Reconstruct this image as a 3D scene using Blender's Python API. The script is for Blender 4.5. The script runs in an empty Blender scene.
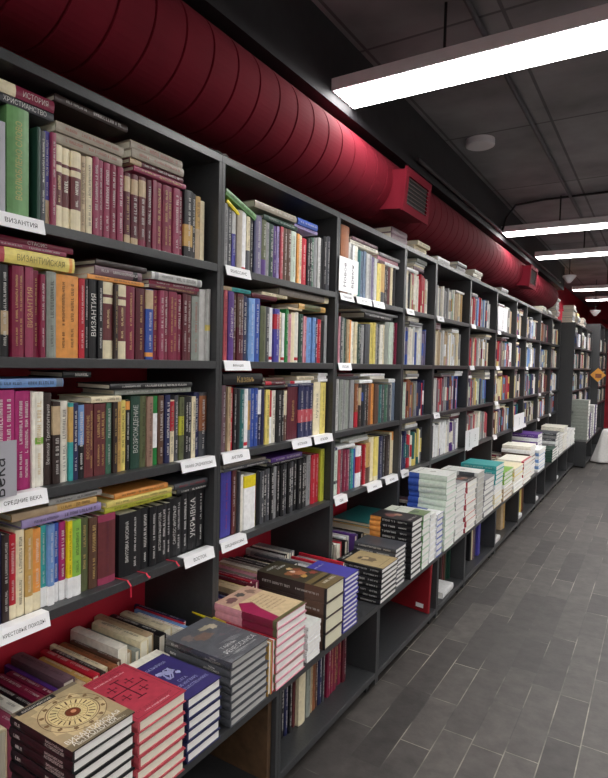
import bpy, math, random
from mathutils import Matrix, Vector

# ------------------------------------------------------------------ camera
FPX, YAW, PITCH, ROLL = 575.63, 0.55496, 0.04827, 0.02364
CAM = Vector((1.2, 0.0, 1.37))
fw = Vector((-math.sin(YAW)*math.cos(PITCH), math.cos(YAW)*math.cos(PITCH), -math.sin(PITCH)))
rt = Vector((math.cos(YAW), math.sin(YAW), 0)); up = rt.cross(fw)
RT = rt*math.cos(ROLL) + up*math.sin(ROLL); UP = -rt*math.sin(ROLL) + up*math.cos(ROLL)
scene = bpy.context.scene
COL = scene.collection
cam = bpy.data.cameras.new('camera'); camo = bpy.data.objects.new('camera', cam); COL.objects.link(camo)
cam.sensor_fit = 'HORIZONTAL'; cam.sensor_width = 36; cam.lens = 36*FPX/608; cam.clip_start = .02
m = Matrix((RT, UP, -fw)).transposed().to_4x4(); m.translation = CAM; camo.matrix_world = m
scene.camera = camo
# ------------------------------------------------------------------ world, exposure
world = bpy.data.worlds.new('world'); scene.world = world; world.use_nodes = True
world.node_tree.nodes['Background'].inputs[0].default_value = (.75, .8, .9, 1)
world.node_tree.nodes['Background'].inputs[1].default_value = 0.15
scene.view_settings.view_transform = 'Standard'; scene.view_settings.look = 'None'
scene.view_settings.exposure = 2.33; scene.view_settings.gamma = 1
scene.view_settings.use_curve_mapping = False
LAMP_POWER = 5.2

def ray(x, y): return fw + RT*((x-304)/FPX) - UP*((y-389)/FPX)
def onX(x, y, X): d = ray(x, y); return CAM + d*((X-CAM.x)/d.x)
def onZ(x, y, z): d = ray(x, y); return CAM + d*((z-CAM.z)/d.z)
def proj(P):
    d = Vector(P)-CAM; w = max(d.dot(fw), 1e-3); return (304+FPX*d.dot(RT)/w, 389-FPX*d.dot(UP)/w)

# ------------------------------------------------------------------ materials
def lin(c):
    return tuple(((v/255)/12.92 if v/255 <= .04045 else ((v/255+.055)/1.055)**2.4) for v in c[:3]) + (1,)
def newmat(name):
    m = bpy.data.materials.new(name); m.use_nodes = True
    return m, m.node_tree.nodes, m.node_tree.links, m.node_tree.nodes['Principled BSDF']
def simple(name, col, rough=.5, metal=0, noise=0, scale=20, bump=0):
    m, N, L, B = newmat(name)
    B.inputs['Roughness'].default_value = rough; B.inputs['Metallic'].default_value = metal
    B.inputs['Base Color'].default_value = lin(col)
    if noise or bump:
        tc = N.new('ShaderNodeTexCoord'); n = N.new('ShaderNodeTexNoise'); n.inputs['Scale'].default_value = scale
        n.inputs['Detail'].default_value = 6; L.new(tc.outputs['Object'], n.inputs['Vector'])
        if noise:
            r = N.new('ShaderNodeMapRange'); r.inputs[1].default_value = .3; r.inputs[2].default_value = .7
            r.inputs[3].default_value = 1-noise; r.inputs[4].default_value = 1+noise
            L.new(n.outputs['Fac'], r.inputs[0])
            mx = N.new('ShaderNodeMix'); mx.data_type = 'RGBA'; mx.blend_type = 'MULTIPLY'; mx.inputs[0].default_value = 1
            mx.inputs[6].default_value = lin(col); L.new(r.outputs[0], mx.inputs[7]); L.new(mx.outputs[2], B.inputs['Base Color'])
        if bump:
            b = N.new('ShaderNodeBump'); b.inputs['Strength'].default_value = bump; b.inputs['Distance'].default_value = .01
            L.new(n.outputs['Fac'], b.inputs['Height']); L.new(b.outputs[0], B.inputs['Normal'])
    return m
def attrmat(name, rough, noise=.12, stripes=False):
    m, N, L, B = newmat(name); B.inputs['Roughness'].default_value = rough
    a = N.new('ShaderNodeAttribute'); a.attribute_name = 'col'
    tc = N.new('ShaderNodeTexCoord'); n = N.new('ShaderNodeTexNoise'); n.inputs['Scale'].default_value = 60
    L.new(tc.outputs['Object'], n.inputs['Vector'])
    if stripes:
        mp = N.new('ShaderNodeMapping'); mp.inputs['Scale'].default_value = (.3, 18, .3)
        L.new(tc.outputs['Object'], mp.inputs[0]); L.new(mp.outputs[0], n.inputs['Vector'])
    r = N.new('ShaderNodeMapRange'); r.inputs[1].default_value = .3; r.inputs[2].default_value = .7
    r.inputs[3].default_value = 1-noise; r.inputs[4].default_value = 1+noise*.5
    L.new(n.outputs['Fac'], r.inputs[0])
    mx = N.new('ShaderNodeMix'); mx.data_type = 'RGBA'; mx.blend_type = 'MULTIPLY'; mx.inputs[0].default_value = 1
    L.new(a.outputs['Color'], mx.inputs[6]); L.new(r.outputs[0], mx.inputs[7]); L.new(mx.outputs[2], B.inputs['Base Color'])
    return m
M_COVER = attrmat('printed_cover', .42)
M_PAPER = attrmat('page_paper', .85, .10, True)
M_BOARD = simple('dark_grey_laminate', (56, 57, 59), .36, noise=.1, scale=90, bump=.05)
M_RED = simple('red_painted_brick', (186, 30, 52), .6, noise=.22, scale=6, bump=.3)
M_DUCT = simple('red_painted_duct', (106, 15, 32), .85, noise=.12, scale=5); M_DUCT.node_tree.nodes['Principled BSDF'].inputs['Specular IOR Level'].default_value = .2
M_CEIL = None
M_WHITE = simple('white_plastic', (246, 246, 249), .35, noise=.03)
M_INK = simple('black_ink', (35, 35, 40), .6, noise=.03)
M_LAMP = simple('grey_lamp_housing', (236, 234, 238), .4, noise=.03)
M_METAL = simple('galvanised_steel', (95, 95, 98), .4, .8, noise=.1)
M_DARK = simple('black_plastic', (22, 22, 24), .5, noise=.1)
M_GRILLE = simple('grey_louvre', (120, 100, 100), .45, .3, noise=.1)
M_BAG = simple('white_cotton', (226, 224, 222), .8, noise=.05, scale=40, bump=.3)
M_WOOD = simple('raw_plywood', (84, 62, 42), .6, noise=.3, scale=30)
def emis(name, col, s):
    m, N, L, B = newmat(name); B.inputs['Base Color'].default_value = (.9, .9, .9, 1)
    B.inputs['Emission Color'].default_value = col; B.inputs['Emission Strength'].default_value = s; return m
M_LIGHT = emis('lit_diffuser', (1, .985, .96, 1), LAMP_POWER)

M_WRAP = bpy.data.materials.new('clear_wrap'); M_WRAP.use_nodes = True
_n = M_WRAP.node_tree.nodes; _l = M_WRAP.node_tree.links; _n.remove(_n['Principled BSDF'])
_t = _n.new('ShaderNodeBsdfTransparent'); _g = _n.new('ShaderNodeBsdfGlossy'); _g.inputs['Roughness'].default_value = .12; _x = _n.new('ShaderNodeMixShader'); _x.inputs[0].default_value = .14
_l.new(_t.outputs[0], _x.inputs[1]); _l.new(_g.outputs[0], _x.inputs[2]); _l.new(_x.outputs[0], _n['Material Output'].inputs[0])
def ceil_mat():
    m, N, L, B = newmat('dark_painted_ceiling'); B.inputs['Roughness'].default_value = .8
    tc = N.new('ShaderNodeTexCoord'); mp = N.new('ShaderNodeMapping'); mp.inputs['Rotation'].default_value = (0, 0, math.pi/2)
    L.new(tc.outputs['Object'], mp.inputs[0])
    b = N.new('ShaderNodeTexBrick'); L.new(mp.outputs[0], b.inputs['Vector'])
    b.inputs['Scale'].default_value = 1; b.inputs['Brick Width'].default_value = 1.2; b.inputs['Row Height'].default_value = .6
    b.inputs['Mortar Size'].default_value = .008; b.offset = 0
    b.inputs['Color1'].default_value = lin((138, 136, 140)); b.inputs['Color2'].default_value = lin((130, 128, 132)); b.inputs['Mortar'].default_value = lin((92, 90, 94))
    n = N.new('ShaderNodeTexNoise'); n.inputs['Scale'].default_value = 3; n.inputs['Detail'].default_value = 8; L.new(tc.outputs['Object'], n.inputs['Vector'])
    r = N.new('ShaderNodeMapRange'); r.inputs[1].default_value = .3; r.inputs[2].default_value = .7; r.inputs[3].default_value = .75; r.inputs[4].default_value = 1.3
    L.new(n.outputs['Fac'], r.inputs[0])
    mx = N.new('ShaderNodeMix'); mx.data_type = 'RGBA'; mx.blend_type = 'MULTIPLY'; mx.inputs[0].default_value = 1
    L.new(b.outputs['Color'], mx.inputs[6]); L.new(r.outputs[0], mx.inputs[7]); L.new(mx.outputs[2], B.inputs['Base Color'])
    bp = N.new('ShaderNodeBump'); bp.inputs['Strength'].default_value = .4; bp.inputs['Distance'].default_value = .01; bp.invert = True
    L.new(b.outputs['Fac'], bp.inputs['Height']); L.new(bp.outputs[0], B.inputs['Normal'])
    return m
def floor_mat():
    m, N, L, B = newmat('stone_plank_floor'); B.inputs['Roughness'].default_value = .5
    tc = N.new('ShaderNodeTexCoord'); mp = N.new('ShaderNodeMapping'); mp.inputs['Rotation'].default_value = (0, 0, math.pi/2)
    mp.inputs['Location'].default_value = (.0, .0, 0)
    L.new(tc.outputs['Object'], mp.inputs[0])
    def brick(c1, c2, mo, ms, smooth=0.1):
        b = N.new('ShaderNodeTexBrick'); L.new(mp.outputs[0], b.inputs['Vector'])
        b.inputs['Scale'].default_value = 1; b.inputs['Brick Width'].default_value = .52; b.inputs['Row Height'].default_value = .1125
        b.inputs['Mortar Size'].default_value = ms; b.inputs['Mortar Smooth'].default_value = smooth; b.offset = .37; b.offset_frequency = 3; b.squash = .62; b.squash_frequency = 2
        b.inputs['Color1'].default_value = c1; b.inputs['Color2'].default_value = c2; b.inputs['Mortar'].default_value = mo
        return b
    b = brick(lin((53, 49, 48)), lin((82, 77, 74)), lin((150, 144, 132)), .0021)
    n = N.new('ShaderNodeTexNoise'); n.inputs['Scale'].default_value = 14; n.inputs['Detail'].default_value = 12; n.inputs['Roughness'].default_value = .65
    L.new(tc.outputs['Object'], n.inputs['Vector'])
    r = N.new('ShaderNodeMapRange'); r.inputs[1].default_value = .3; r.inputs[2].default_value = .7; r.inputs[3].default_value = .7; r.inputs[4].default_value = 1.32
    L.new(n.outputs['Fac'], r.inputs[0])
    # grout only stands out light in places
    dk = N.new('ShaderNodeTexNoise'); dk.inputs['Scale'].default_value = 2.2; dk.inputs['Detail'].default_value = 3; L.new(tc.outputs['Object'], dk.inputs['Vector'])
    rr = N.new('ShaderNodeMapRange'); rr.inputs[1].default_value = .46; rr.inputs[2].default_value = .62; L.new(dk.outputs['Fac'], rr.inputs[0])
    b2 = brick(lin((53, 49, 48)), lin((82, 77, 74)), lin((62, 60, 58)), .0019)
    m1 = N.new('ShaderNodeMix'); m1.data_type = 'RGBA'; L.new(rr.outputs[0], m1.inputs[0]); L.new(b2.outputs['Color'], m1.inputs[6]); L.new(b.outputs['Color'], m1.inputs[7])
    mx = N.new('ShaderNodeMix'); mx.data_type = 'RGBA'; mx.blend_type = 'MULTIPLY'; mx.inputs[0].default_value = 1
    L.new(m1.outputs[2], mx.inputs[6]); L.new(r.outputs[0], mx.inputs[7]); L.new(mx.outputs[2], B.inputs['Base Color'])
    bp = N.new('ShaderNodeBump'); bp.inputs['Strength'].default_value = .35; bp.inputs['Distance'].default_value = .004
    L.new(n.outputs['Fac'], bp.inputs['Height']); L.new(bp.outputs[0], B.inputs['Normal'])
    return m
M_CEIL = ceil_mat(); M_FLOOR = floor_mat()

# ------------------------------------------------------------------ mesh helpers
class MB:
    def __init__(s): s.v = []; s.f = []; s.c = []; s.m = []
    def add(s, vs, fs, col=(1, 1, 1, 1), mi=0, cols=None):
        k = len(s.v); s.v += [tuple(v) for v in vs]
        for i, f in enumerate(fs):
            s.f.append(tuple(a+k for a in f)); s.c.append(cols[i] if cols else col); s.m.append(mi)
    def box(s, a, b, col=(1, 1, 1, 1), mi=0, M=None):
        x0, y0, z0 = a; x1, y1, z1 = b
        vs = [(x0, y0, z0), (x1, y0, z0), (x1, y1, z0), (x0, y1, z0), (x0, y0, z1), (x1, y0, z1), (x1, y1, z1), (x0, y1, z1)]
        if M: vs = [tuple(M @ Vector(v)) for v in vs]
        s.add(vs, [(0, 3, 2, 1), (4, 5, 6, 7), (0, 1, 5, 4), (1, 2, 6, 5), (2, 3, 7, 6), (3, 0, 4, 7)], col, mi)
    def merge(s, o, M=None):
        vs = [tuple(M @ Vector(v)) for v in o.v] if M else o.v
        k = len(s.v); s.v += vs; s.f += [tuple(a+k for a in f) for f in o.f]; s.c += o.c; s.m += o.m
    def cyl(s, p, q, r, n=12, col=(1, 1, 1, 1)):
        p, q = Vector(p), Vector(q); d = (q-p).normalized(); a = d.orthogonal().normalized(); b = d.cross(a)
        vs = [e + (a*math.cos(t*2*math.pi/n)+b*math.sin(t*2*math.pi/n))*r for e in (p, q) for t in range(n)]
        s.add(vs, [(i, (i+1) % n, n+(i+1) % n, n+i) for i in range(n)]+[tuple(range(n))[::-1], tuple(range(n, 2*n))], col)
    def build(s, name, mats, parent=None, M=None, smooth=False):
        me = bpy.data.meshes.new(name); me.from_pydata(s.v, [], s.f)
        for mt in (mats if isinstance(mats, (list, tuple)) else [mats]): me.materials.append(mt)
        at = me.attributes.new('col', 'FLOAT_COLOR', 'FACE')
        at.data.foreach_set('color', [x for c in s.c for x in c])
        me.polygons.foreach_set('material_index', s.m)
        if smooth: me.polygons.foreach_set('use_smooth', [True]*len(s.f))
        me.update()
        o = bpy.data.objects.new(name, me); COL.objects.link(o)
        if parent: o.parent = parent
        if M is not None: o.matrix_basis = M
        return o
def bevel(o, w=.002, seg=2):
    b = o.modifiers.new('bevel', 'BEVEL'); b.width = w; b.segments = seg; b.limit_method = 'ANGLE'; return o
def tag(o, label, cat, group=None, kind=None):
    if label: o['label'] = label
    if cat: o['category'] = cat
    if group: o['group'] = group
    if kind: o['kind'] = kind
    return o
def empty(name, loc=(0, 0, 0)):
    o = bpy.data.objects.new(name, None); o.location = loc; o.empty_display_size = .05; COL.objects.link(o); return o
def structure(name, mb, mat):
    o = mb.build(name, mat); o['kind'] = 'structure'; return o

_tc = {}
def textmesh(s, serif=False):
    """flat letters, height about 1, centred at the origin: (verts, faces, width)"""
    if s in _tc: return _tc[s]
    c = bpy.data.curves.new('lettering', 'FONT'); c.body = s; c.resolution_u = 1; c.align_x = 'LEFT'
    o = bpy.data.objects.new('lettering', c); COL.objects.link(o)
    me = o.to_mesh(); vs = [(v.co.x, v.co.y) for v in me.vertices]; fs = [tuple(p.vertices) for p in me.polygons]
    o.to_mesh_clear(); bpy.data.objects.remove(o); bpy.data.curves.remove(c)
    x0 = min(v[0] for v in vs); x1 = max(v[0] for v in vs); y0 = min(v[1] for v in vs); y1 = max(v[1] for v in vs)
    H = max(y1-y0, 1e-3)
    r = ([((v[0]-(x0+x1)/2)/H, (v[1]-(y0+y1)/2)/H) for v in vs], fs, (x1-x0)/H)
    _tc[s] = r; return r
def put_text(mb, s, O, U, V, height, maxw, col, lift=.0004, bold=0):
    """letters on a plane: O centre, U reading direction, V letter-up"""
    vs, fs, w = textmesh(s); O, U, V = Vector(O), Vector(U), Vector(V)
    sx = sy = height
    if w*sx > maxw: sx = maxw/w; sy = max(sx, min(height, sx*1.35))
    Nn = U.cross(V)
    P = [tuple(O+U*(a*sx)+V*(b*sy)+Nn*lift) for a, b in vs]
    mb.add(P, fs, col)
def scribble(mb, O, U, V, height, width, col, rnd, lift=.0004):
    """small unreadable lettering as upright strokes and bars"""
    O, U, V = Vector(O), Vector(U), Vector(V); Nn = U.cross(V); a = -width/2
    while a < width/2-height*.3:
        w = height*rnd.uniform(.45, .75); k = rnd.random()
        t = height*.2
        qs = [(a, -.5*height, a+t, .5*height)]
        if k < .75: qs.append((a+w-t, -.5*height, a+w, .5*height))
        if k < .35: qs.append((a, .5*height-t, a+w, .5*height))
        elif k < .6: qs.append((a, -.1*height, a+w, .1*height))
        else: qs.append((a, -.5*height, a+w, -.5*height+t))
        for x0, y0, x1, y1 in qs:
            mb.add([O+U*x0+V*y0+Nn*lift, O+U*x1+V*y0+Nn*lift, O+U*x1+V*y1+Nn*lift, O+U*x0+V*y1+Nn*lift], [(0, 1, 2, 3)], col)
        a += w+height*.22
        if rnd.random() < .14: a += height*.5

# ------------------------------------------------------------------ colours
PAL = {
 'ma': ((128, 30, 62), 'maroon'), 'mp': ((150, 58, 88), 'dusty maroon'), 'dm': ((88, 22, 38), 'dark maroon'), 'mb': ((104, 48, 52), 'brownish maroon'),
 'mg': ((172, 42, 112), 'magenta'), 'mv': ((120, 92, 102), 'mauve'), 'li': ((165, 150, 200), 'lilac'), 'pu': ((86, 48, 130), 'purple'), 'lp': ((120, 112, 145), 'greyish purple'),
 're': ((190, 32, 52), 'red'), 'rp': ((190, 80, 90), 'pinkish red'), 'pi': ((214, 150, 165), 'pink'), 'or': ((236, 160, 80), 'orange'), 'oc': ((205, 165, 95), 'ochre'),
 'wo': ((150, 92, 58), 'orange brown'), 'br': ((94, 66, 52), 'brown'), 'db': ((52, 38, 36), 'dark brown'), 'tn': ((196, 172, 138), 'tan'), 'tp': ((160, 128, 112), 'pinkish tan'), 'ta': ((140, 132, 124), 'taupe'),
 'cr': ((236, 224, 190), 'cream'), 'cw': ((243, 239, 226), 'off-white'), 'wh': ((247, 248, 249), 'white'), 'ye': ((232, 214, 120), 'pale yellow'), 'yy': ((235, 215, 30), 'bright yellow'), 'yg': ((188, 190, 60), 'yellow-green'),
 'lg': ((140, 190, 80), 'lime green'), 'gn': ((110, 160, 100), 'light green'), 'gg': ((30, 130, 60), 'bright green'), 'dg': ((32, 66, 54), 'dark green'), 'mgn': ((70, 112, 92), 'mid green'), 'ol': ((92, 98, 66), 'olive'), 'pg': ((205, 218, 205), 'pale green'),
 'te': ((60, 165, 165), 'teal'), 'dt': ((40, 108, 108), 'dark teal'), 'lb': ((120, 160, 215), 'light blue'), 'bl': ((52, 84, 170), 'blue'), 'bv': ((70, 66, 160), 'blue-violet'), 'nb': ((38, 42, 84), 'navy'), 'bg': ((112, 128, 150), 'blue-grey'),
 'gr': ((150, 150, 152), 'grey'), 'gy': ((150, 156, 148), 'greenish grey'), 'pl': ((204, 204, 202), 'pale grey'), 'dk': ((74, 76, 82), 'dark grey'), 'bk': ((24, 24, 28), 'black'), 'ga': ((170, 160, 145), 'warm grey'),
}
INK = {'w': ((235, 232, 228), 'white'), 'g': ((222, 190, 120), 'gold'), 'd': ((40, 34, 34), 'dark'), 'r': ((170, 40, 50), 'red')}
def pc(k): return lin(PAL[k][0])
def jit(c, rnd, a=.06):
    f = 1+rnd.uniform(-a, a); return (c[0]*f, c[1]*f, c[2]*f, 1)

# ------------------------------------------------------------------ one book, local frame: x = out of spine, y = thickness, z = height
def cover_mb(T, D, H, col, bands=(), soft=False, arc=3, pagemb=None):
    """bands: (z0, z1, colour) as fractions of the height"""
    tb = .0012 if soft else .0026; r = min(.006, T*.22) if not soft else min(.002, T*.1)
    xs = -.0055 if not soft else -.001
    outer = [(-D, 0)] + ([(xs-.004, 0), (xs, .0009)] if not soft else []) + [(-r*.55, .0002)]
    for i in range(1, arc+1):
        t = i/(arc+1); outer.append((-r*(1-math.sin(math.pi*t))*.5, T*t))
    outer += [(-r*.55, T-.0002)] + ([(xs, T-.0009), (xs-.004, T)] if not soft else []) + [(-D, T)]
    inner = [(-D, T-tb), (-tb-r*.55, T-tb), (-tb-r*.55, tb), (-D, tb)]
    prof = outer+inner; n = len(prof); no = len(outer)
    cuts = sorted({0., 1.} | {b[0] for b in bands} | {b[1] for b in bands})
    mb = MB(); vs = [(x, y, c*H) for c in cuts for x, y in prof]; fs = []; cs = []
    for k in range(len(cuts)-1):
        mid = (cuts[k]+cuts[k+1])/2; cc = col
        for b in bands:
            if b[0] <= mid <= b[1]: cc = b[2]
        for i in range(n):
            j = (i+1) % n
            fs.append((k*n+i, k*n+j, (k+1)*n+j, (k+1)*n+i)); cs.append(cc if i < no else col)
    for k, rev in ((0, True), (len(cuts)-1, False)):
        b0 = k*n; q = no+0
        bottom = [(0, 1, no+2, no+3)] ; top = [(no-2, no-1, no, no+1)]
        mid = [tuple([*range(1, no-1), no+1, no+2])]
        for f in bottom+mid+top:
            f = tuple(a+b0 for a in f); fs.append(f[::-1] if rev else f); cs.append(col)
    mb.add(vs, fs, cols=cs)
    pg = MB(); g = .0035 if not soft else .0002
    pg.box((-D+g, tb, g), (-tb-r*.55, T-tb, H-g), mi=0)
    return mb, pg, tb
PAGE = lin((238, 232, 214)); PAGEW = lin((248, 247, 243))

SPECS = []   # every book is described here first, built later
def area(P):
    q = [proj(p) for p in P]
    cx = sum(a for a, b in q)/len(q); cy = sum(b for a, b in q)/len(q)
    if cx < -5 or cx > 613 or cy < -5 or cy > 783: return 0
    q = [(min(max(a, 0), 608), min(max(b, 0), 778)) for a, b in q]
    return abs(sum(q[i][0]*q[(i+1) % len(q)][1]-q[(i+1) % len(q)][0]*q[i][1] for i in range(len(q))))/2
def spec(M, T, D, H, col, **k):
    a = area([M @ Vector(p) for p in ((0, 0, 0), (0, T, 0), (0, T, H), (0, 0, H))])
    if k.get('end'): a += area([M @ Vector(p) for p in ((0, 0, 0), (0, T, 0), (-D, T, 0), (-D, 0, 0))])
    if k.get('topface'): a += area([M @ Vector(p) for p in ((0, T, 0), (0, T, H), (-D, T, H), (-D, T, 0))])
    d = dict(M=M, T=T, D=D, H=H, col=col, area=a, bands=(), ink=None, word=None, soft=False, art=None, page=PAGE)
    d.update(k); SPECS.append(d); return d

def stand_M(x, y, z, lean=0):
    M = Matrix.Translation((x, y, z))
    if lean: M = M @ Matrix.Rotation(lean, 4, 'X')
    return M
def basis(X, Y, Z, O):
    M = Matrix((Vector(X), Vector(Y), Vector(Z))).transposed().to_4x4(); M.translation = Vector(O); return M
def flat_M(x, y, ztop, tilt=0, yaw=0):    # spine to the aisle, length along +Y
    return Matrix.Translation((x, y, ztop)) @ Matrix.Rotation(yaw, 4, 'Z') @ Matrix.Rotation(tilt, 4, 'X') @ basis((1, 0, 0), (0, 0, -1), (0, 1, 0), (0, 0, 0))
def stack_M(xfront, y0, zbot, yaw=0):     # spine to -Y, foot of the book to the aisle
    return Matrix.Translation((xfront, y0, zbot)) @ Matrix.Rotation(yaw, 4, 'Z') @ basis((0, -1, 0), (0, 0, 1), (-1, 0, 0), (0, 0, 0))
def fore_M(xfront, y0, ztop):             # spine up, foot of the book to the aisle
    return Matrix.Translation((xfront, y0, ztop)) @ basis((0, 0, 1), (0, 1, 0), (-1, 0, 0), (0, 0, 0))

# ------------------------------------------------------------------ the bays
POST = [.665, 1.434, 2.203, 2.965, 3.466, 4.219, 5.006, 5.786, 6.270, 7.070, 7.880, 8.600]   # far face of each upright
LEV = {0: 2.010, 1: 1.669, 2: 1.364, 3: 1.060, 4: .767}     # top faces of the boards
TH = .024; WALL_X = -.31; STEP = .238; DISP = .36
ROWN = {1: 'top shelf', 2: 'second shelf', 3: 'third shelf', 4: 'fourth shelf'}
BAYN = ['nearest bay', 'second bay', 'third bay', 'narrow fourth bay', 'fifth bay', 'sixth bay', 'seventh bay', 'eighth bay', 'ninth bay', 'tenth bay', 'last bay']

# room ------------------------------------------------------------
b = MB(); b.box((WALL_X-.1, -3.2, -.1), (6.2, 15, 0)); structure('floor', b, M_FLOOR)
b = MB(); b.box((WALL_X-.1, -3.2, 2.78), (6.2, 15, 2.9)); structure('ceiling', b, M_CEIL)
b = MB(); b.box((WALL_X-.1, -3.2, 0), (WALL_X, 15, 2.78)); structure('wall_left', b, M_RED)
b = MB(); b.box((WALL_X, 14.9, 0), (6.2, 15, 2.78)); structure('wall_back', b, M_RED)
M_WALLR = simple('grey_plaster', (190, 186, 182), .8, noise=.1)
b = MB(); b.box((6.1, -3.2, 0), (6.2, 14.9, 2.78)); structure('wall_right', b, M_WALLR)
b = MB(); b.box((WALL_X, -3.3, 0), (6.2, -3.2, 2.78)); structure('wall_front', b, M_WALLR)

# bookcases ---------------------------------------------------------
def bookcase(y0, y1, xf, ztop, levels, label, group, x0=WALL_X, toe=0):
    root = empty('bookcase', ((x0+xf)/2, (y0+y1)/2, 0)); tag(root, label, 'bookcase', group)
    off = Matrix.Translation(-root.location)
    def part(name, a, c):
        b = MB(); b.box(a, c, M=off); return bevel(b.build(name, M_BOARD, root), .0012)
    part('side_panel', (x0, y0, toe), (xf, y0+.015, ztop-TH)); part('side_panel', (x0, y1-.015, toe), (xf, y1, ztop-TH))
    part('top_panel', (x0, y0, ztop-TH), (xf, y1, ztop))
    for z in levels: part('shelf', (x0, y0+.015, z-TH), (xf-.001, y1-.015, z))
    return root
for i in range(11):
    bookcase(POST[i]-.015+.0005, POST[i+1]-.015, 0, LEV[0], [LEV[k] for k in (1, 2, 3, 4)],
             f'tall dark grey bookcase against the red wall, {BAYN[i]} of the long row' if i else 'tall dark grey bookcase nearest the camera, with maroon books at its top', 'bookcases along the red wall', toe=DISP+.0005)
bookcase(-.1, POST[0]-.0155, 0, LEV[0], [LEV[k] for k in (1, 2, 3, 4)], 'tall dark grey bookcase at the very left edge of the frame', 'bookcases along the red wall', toe=DISP+.0005) if False else None
def display(y0, y1, xf, label, x0=WALL_X, h=DISP):
    root = empty('display_base', ((x0+xf)/2, (y0+y1)/2, 0)); tag(root, label, 'display shelf', 'low display bases under the bookcases')
    off = Matrix.Translation(-root.location)
    def part(name, a, c, mt=M_BOARD):
        b = MB(); b.box(a, c, M=off); return bevel(b.build(name, mt, root), .0012)
    part('side_panel', (x0, y0, .02), (xf, y0+.015, h-TH)); part('side_panel', (x0, y1-.015, .02), (xf, y1, h-TH))
    part('tabletop', (x0, y0, h-TH), (xf, y1, h)); part('bottom_board', (x0, y0+.015, .045), (xf-.001, y1-.015, .07))
    part('toe_board', (xf-.03, y0+.015, .02), (xf-.02, y1-.015, .045))
    for yy in (y0+.03, y1-.06):
        part('foot', (xf-.05, yy, 0), (xf-.02, yy+.03, .02), M_DARK)
    return root
for i in range(11):
    display(POST[i]-.015+.0005+(.03 if i == 1 else 0), POST[i+1]-.015+(.03 if i == 0 else 0), STEP, f'low dark display base carrying book stacks under the {BAYN[i]}')
for k, (y0, y1, xf, zt) in enumerate([(8.66, 9.42, .17, 1.99), (9.43, 10.2, .17, 1.99), (10.21, 10.98, .17, 1.99)]):
    bookcase(y0, y1, xf, zt, [1.66, 1.36, 1.05, .76], 'dark bookcase standing forward of the long row, ' + ['nearest of three', 'middle of three', 'furthest of three'][k], 'far bookcases beyond the long row', x0=xf-.42, toe=DISP+.0005)
display(8.66, 9.42, .37, 'low dark display base beside the white cloth bag', x0=-.25); display(9.43, 10.98, .37, 'low dark display base beyond the white cloth bag', x0=-.25)
for k, (y0, y1, xf, zt) in enumerate([(11.1, 11.9, .28, 2.13), (11.91, 12.7, .28, 2.13)]):
    bookcase(y0, y1, xf, zt, [1.66, 1.36, 1.05, .76], 'tall dark bookcase near the back wall, ' + ['side panel in view', 'behind the first'][k], 'bookcases by the back wall', x0=xf-.42)

# ------------------------------------------------------------------ shelf rows transcribed from the photograph
SX = -.028
def place_row(bay, row, items, x0, ym, rnd, ox=0, oy=0, s=1.):
    z = LEV[row]; prev = onX(ox+x0/s, oy+ym/s, SX).y; n = 0
    lo, hi = POST[bay]+.0015, POST[bay+1]-.0325
    for it in items:
        xr, top, col = it[:3]; opt = it[3] if len(it) > 3 else ''
        y = onX(ox+xr/s, oy+ym/s, SX).y
        if col is None: prev = y; continue
        y = min(y, hi)
        prev = max(prev, lo)
        if y-prev < .004: continue
        T = y-prev-.0008
        H = onX(ox+xr/s, oy+top/s, SX).z-z
        roof = (LEV[row-1]-TH)-z-.008
        H = max(.12, min(H, roof))
        bands = []; ink = None; word = None; lean = 0; soft = T < .016; desc = []
        lines = 1
        for tk in opt.split():
            if tk[0] == 'B':
                r, cc = tk[1:].split('='); a, c = r.split('-'); bands.append((float(a), float(c), pc(cc)))
                if 'panel' not in ' '.join(desc): desc.append(f'{PAL[cc][1]} panel')
            elif tk[0] == 'T': word = tk[2:].replace('_', ' ')
            elif tk[0] == 'L': lean = float(tk[1:])
            elif tk == '2': lines = 2
            elif tk in INK: ink = tk
        D = rnd.uniform(.125, .15)
        dx = rnd.uniform(-.006, .004)
        spec(stand_M(SX+dx, prev+.0004, z+.0004, lean), T, D, H, col, bands=bands, ink=ink, word=word, lines=lines, soft=soft,
             place=('stand', bay, row), desc=desc, c=jit(pc(col), rnd))
        prev = y; n += 1
def top_at(bay, row, ya, yb):
    """height of the tallest thing of that row between ya and yb"""
    h = LEV[row]
    for d in SPECS:
        if d.get('place') and d['place'][0] in ('stand', 'flat') and d['place'][1:3] == (bay, row):
            if d['place'][0] == 'stand': a, c, t = d['M'].translation.y, d['M'].translation.y+d['T'], d['M'].translation.z+d['H']
            else: a, c, t = d['M'].translation.y, d['M'].translation.y+d['H'], d['M'].translation.z
            if c > ya+.001 and a < yb-.001: h = max(h, t)
    return h
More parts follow.
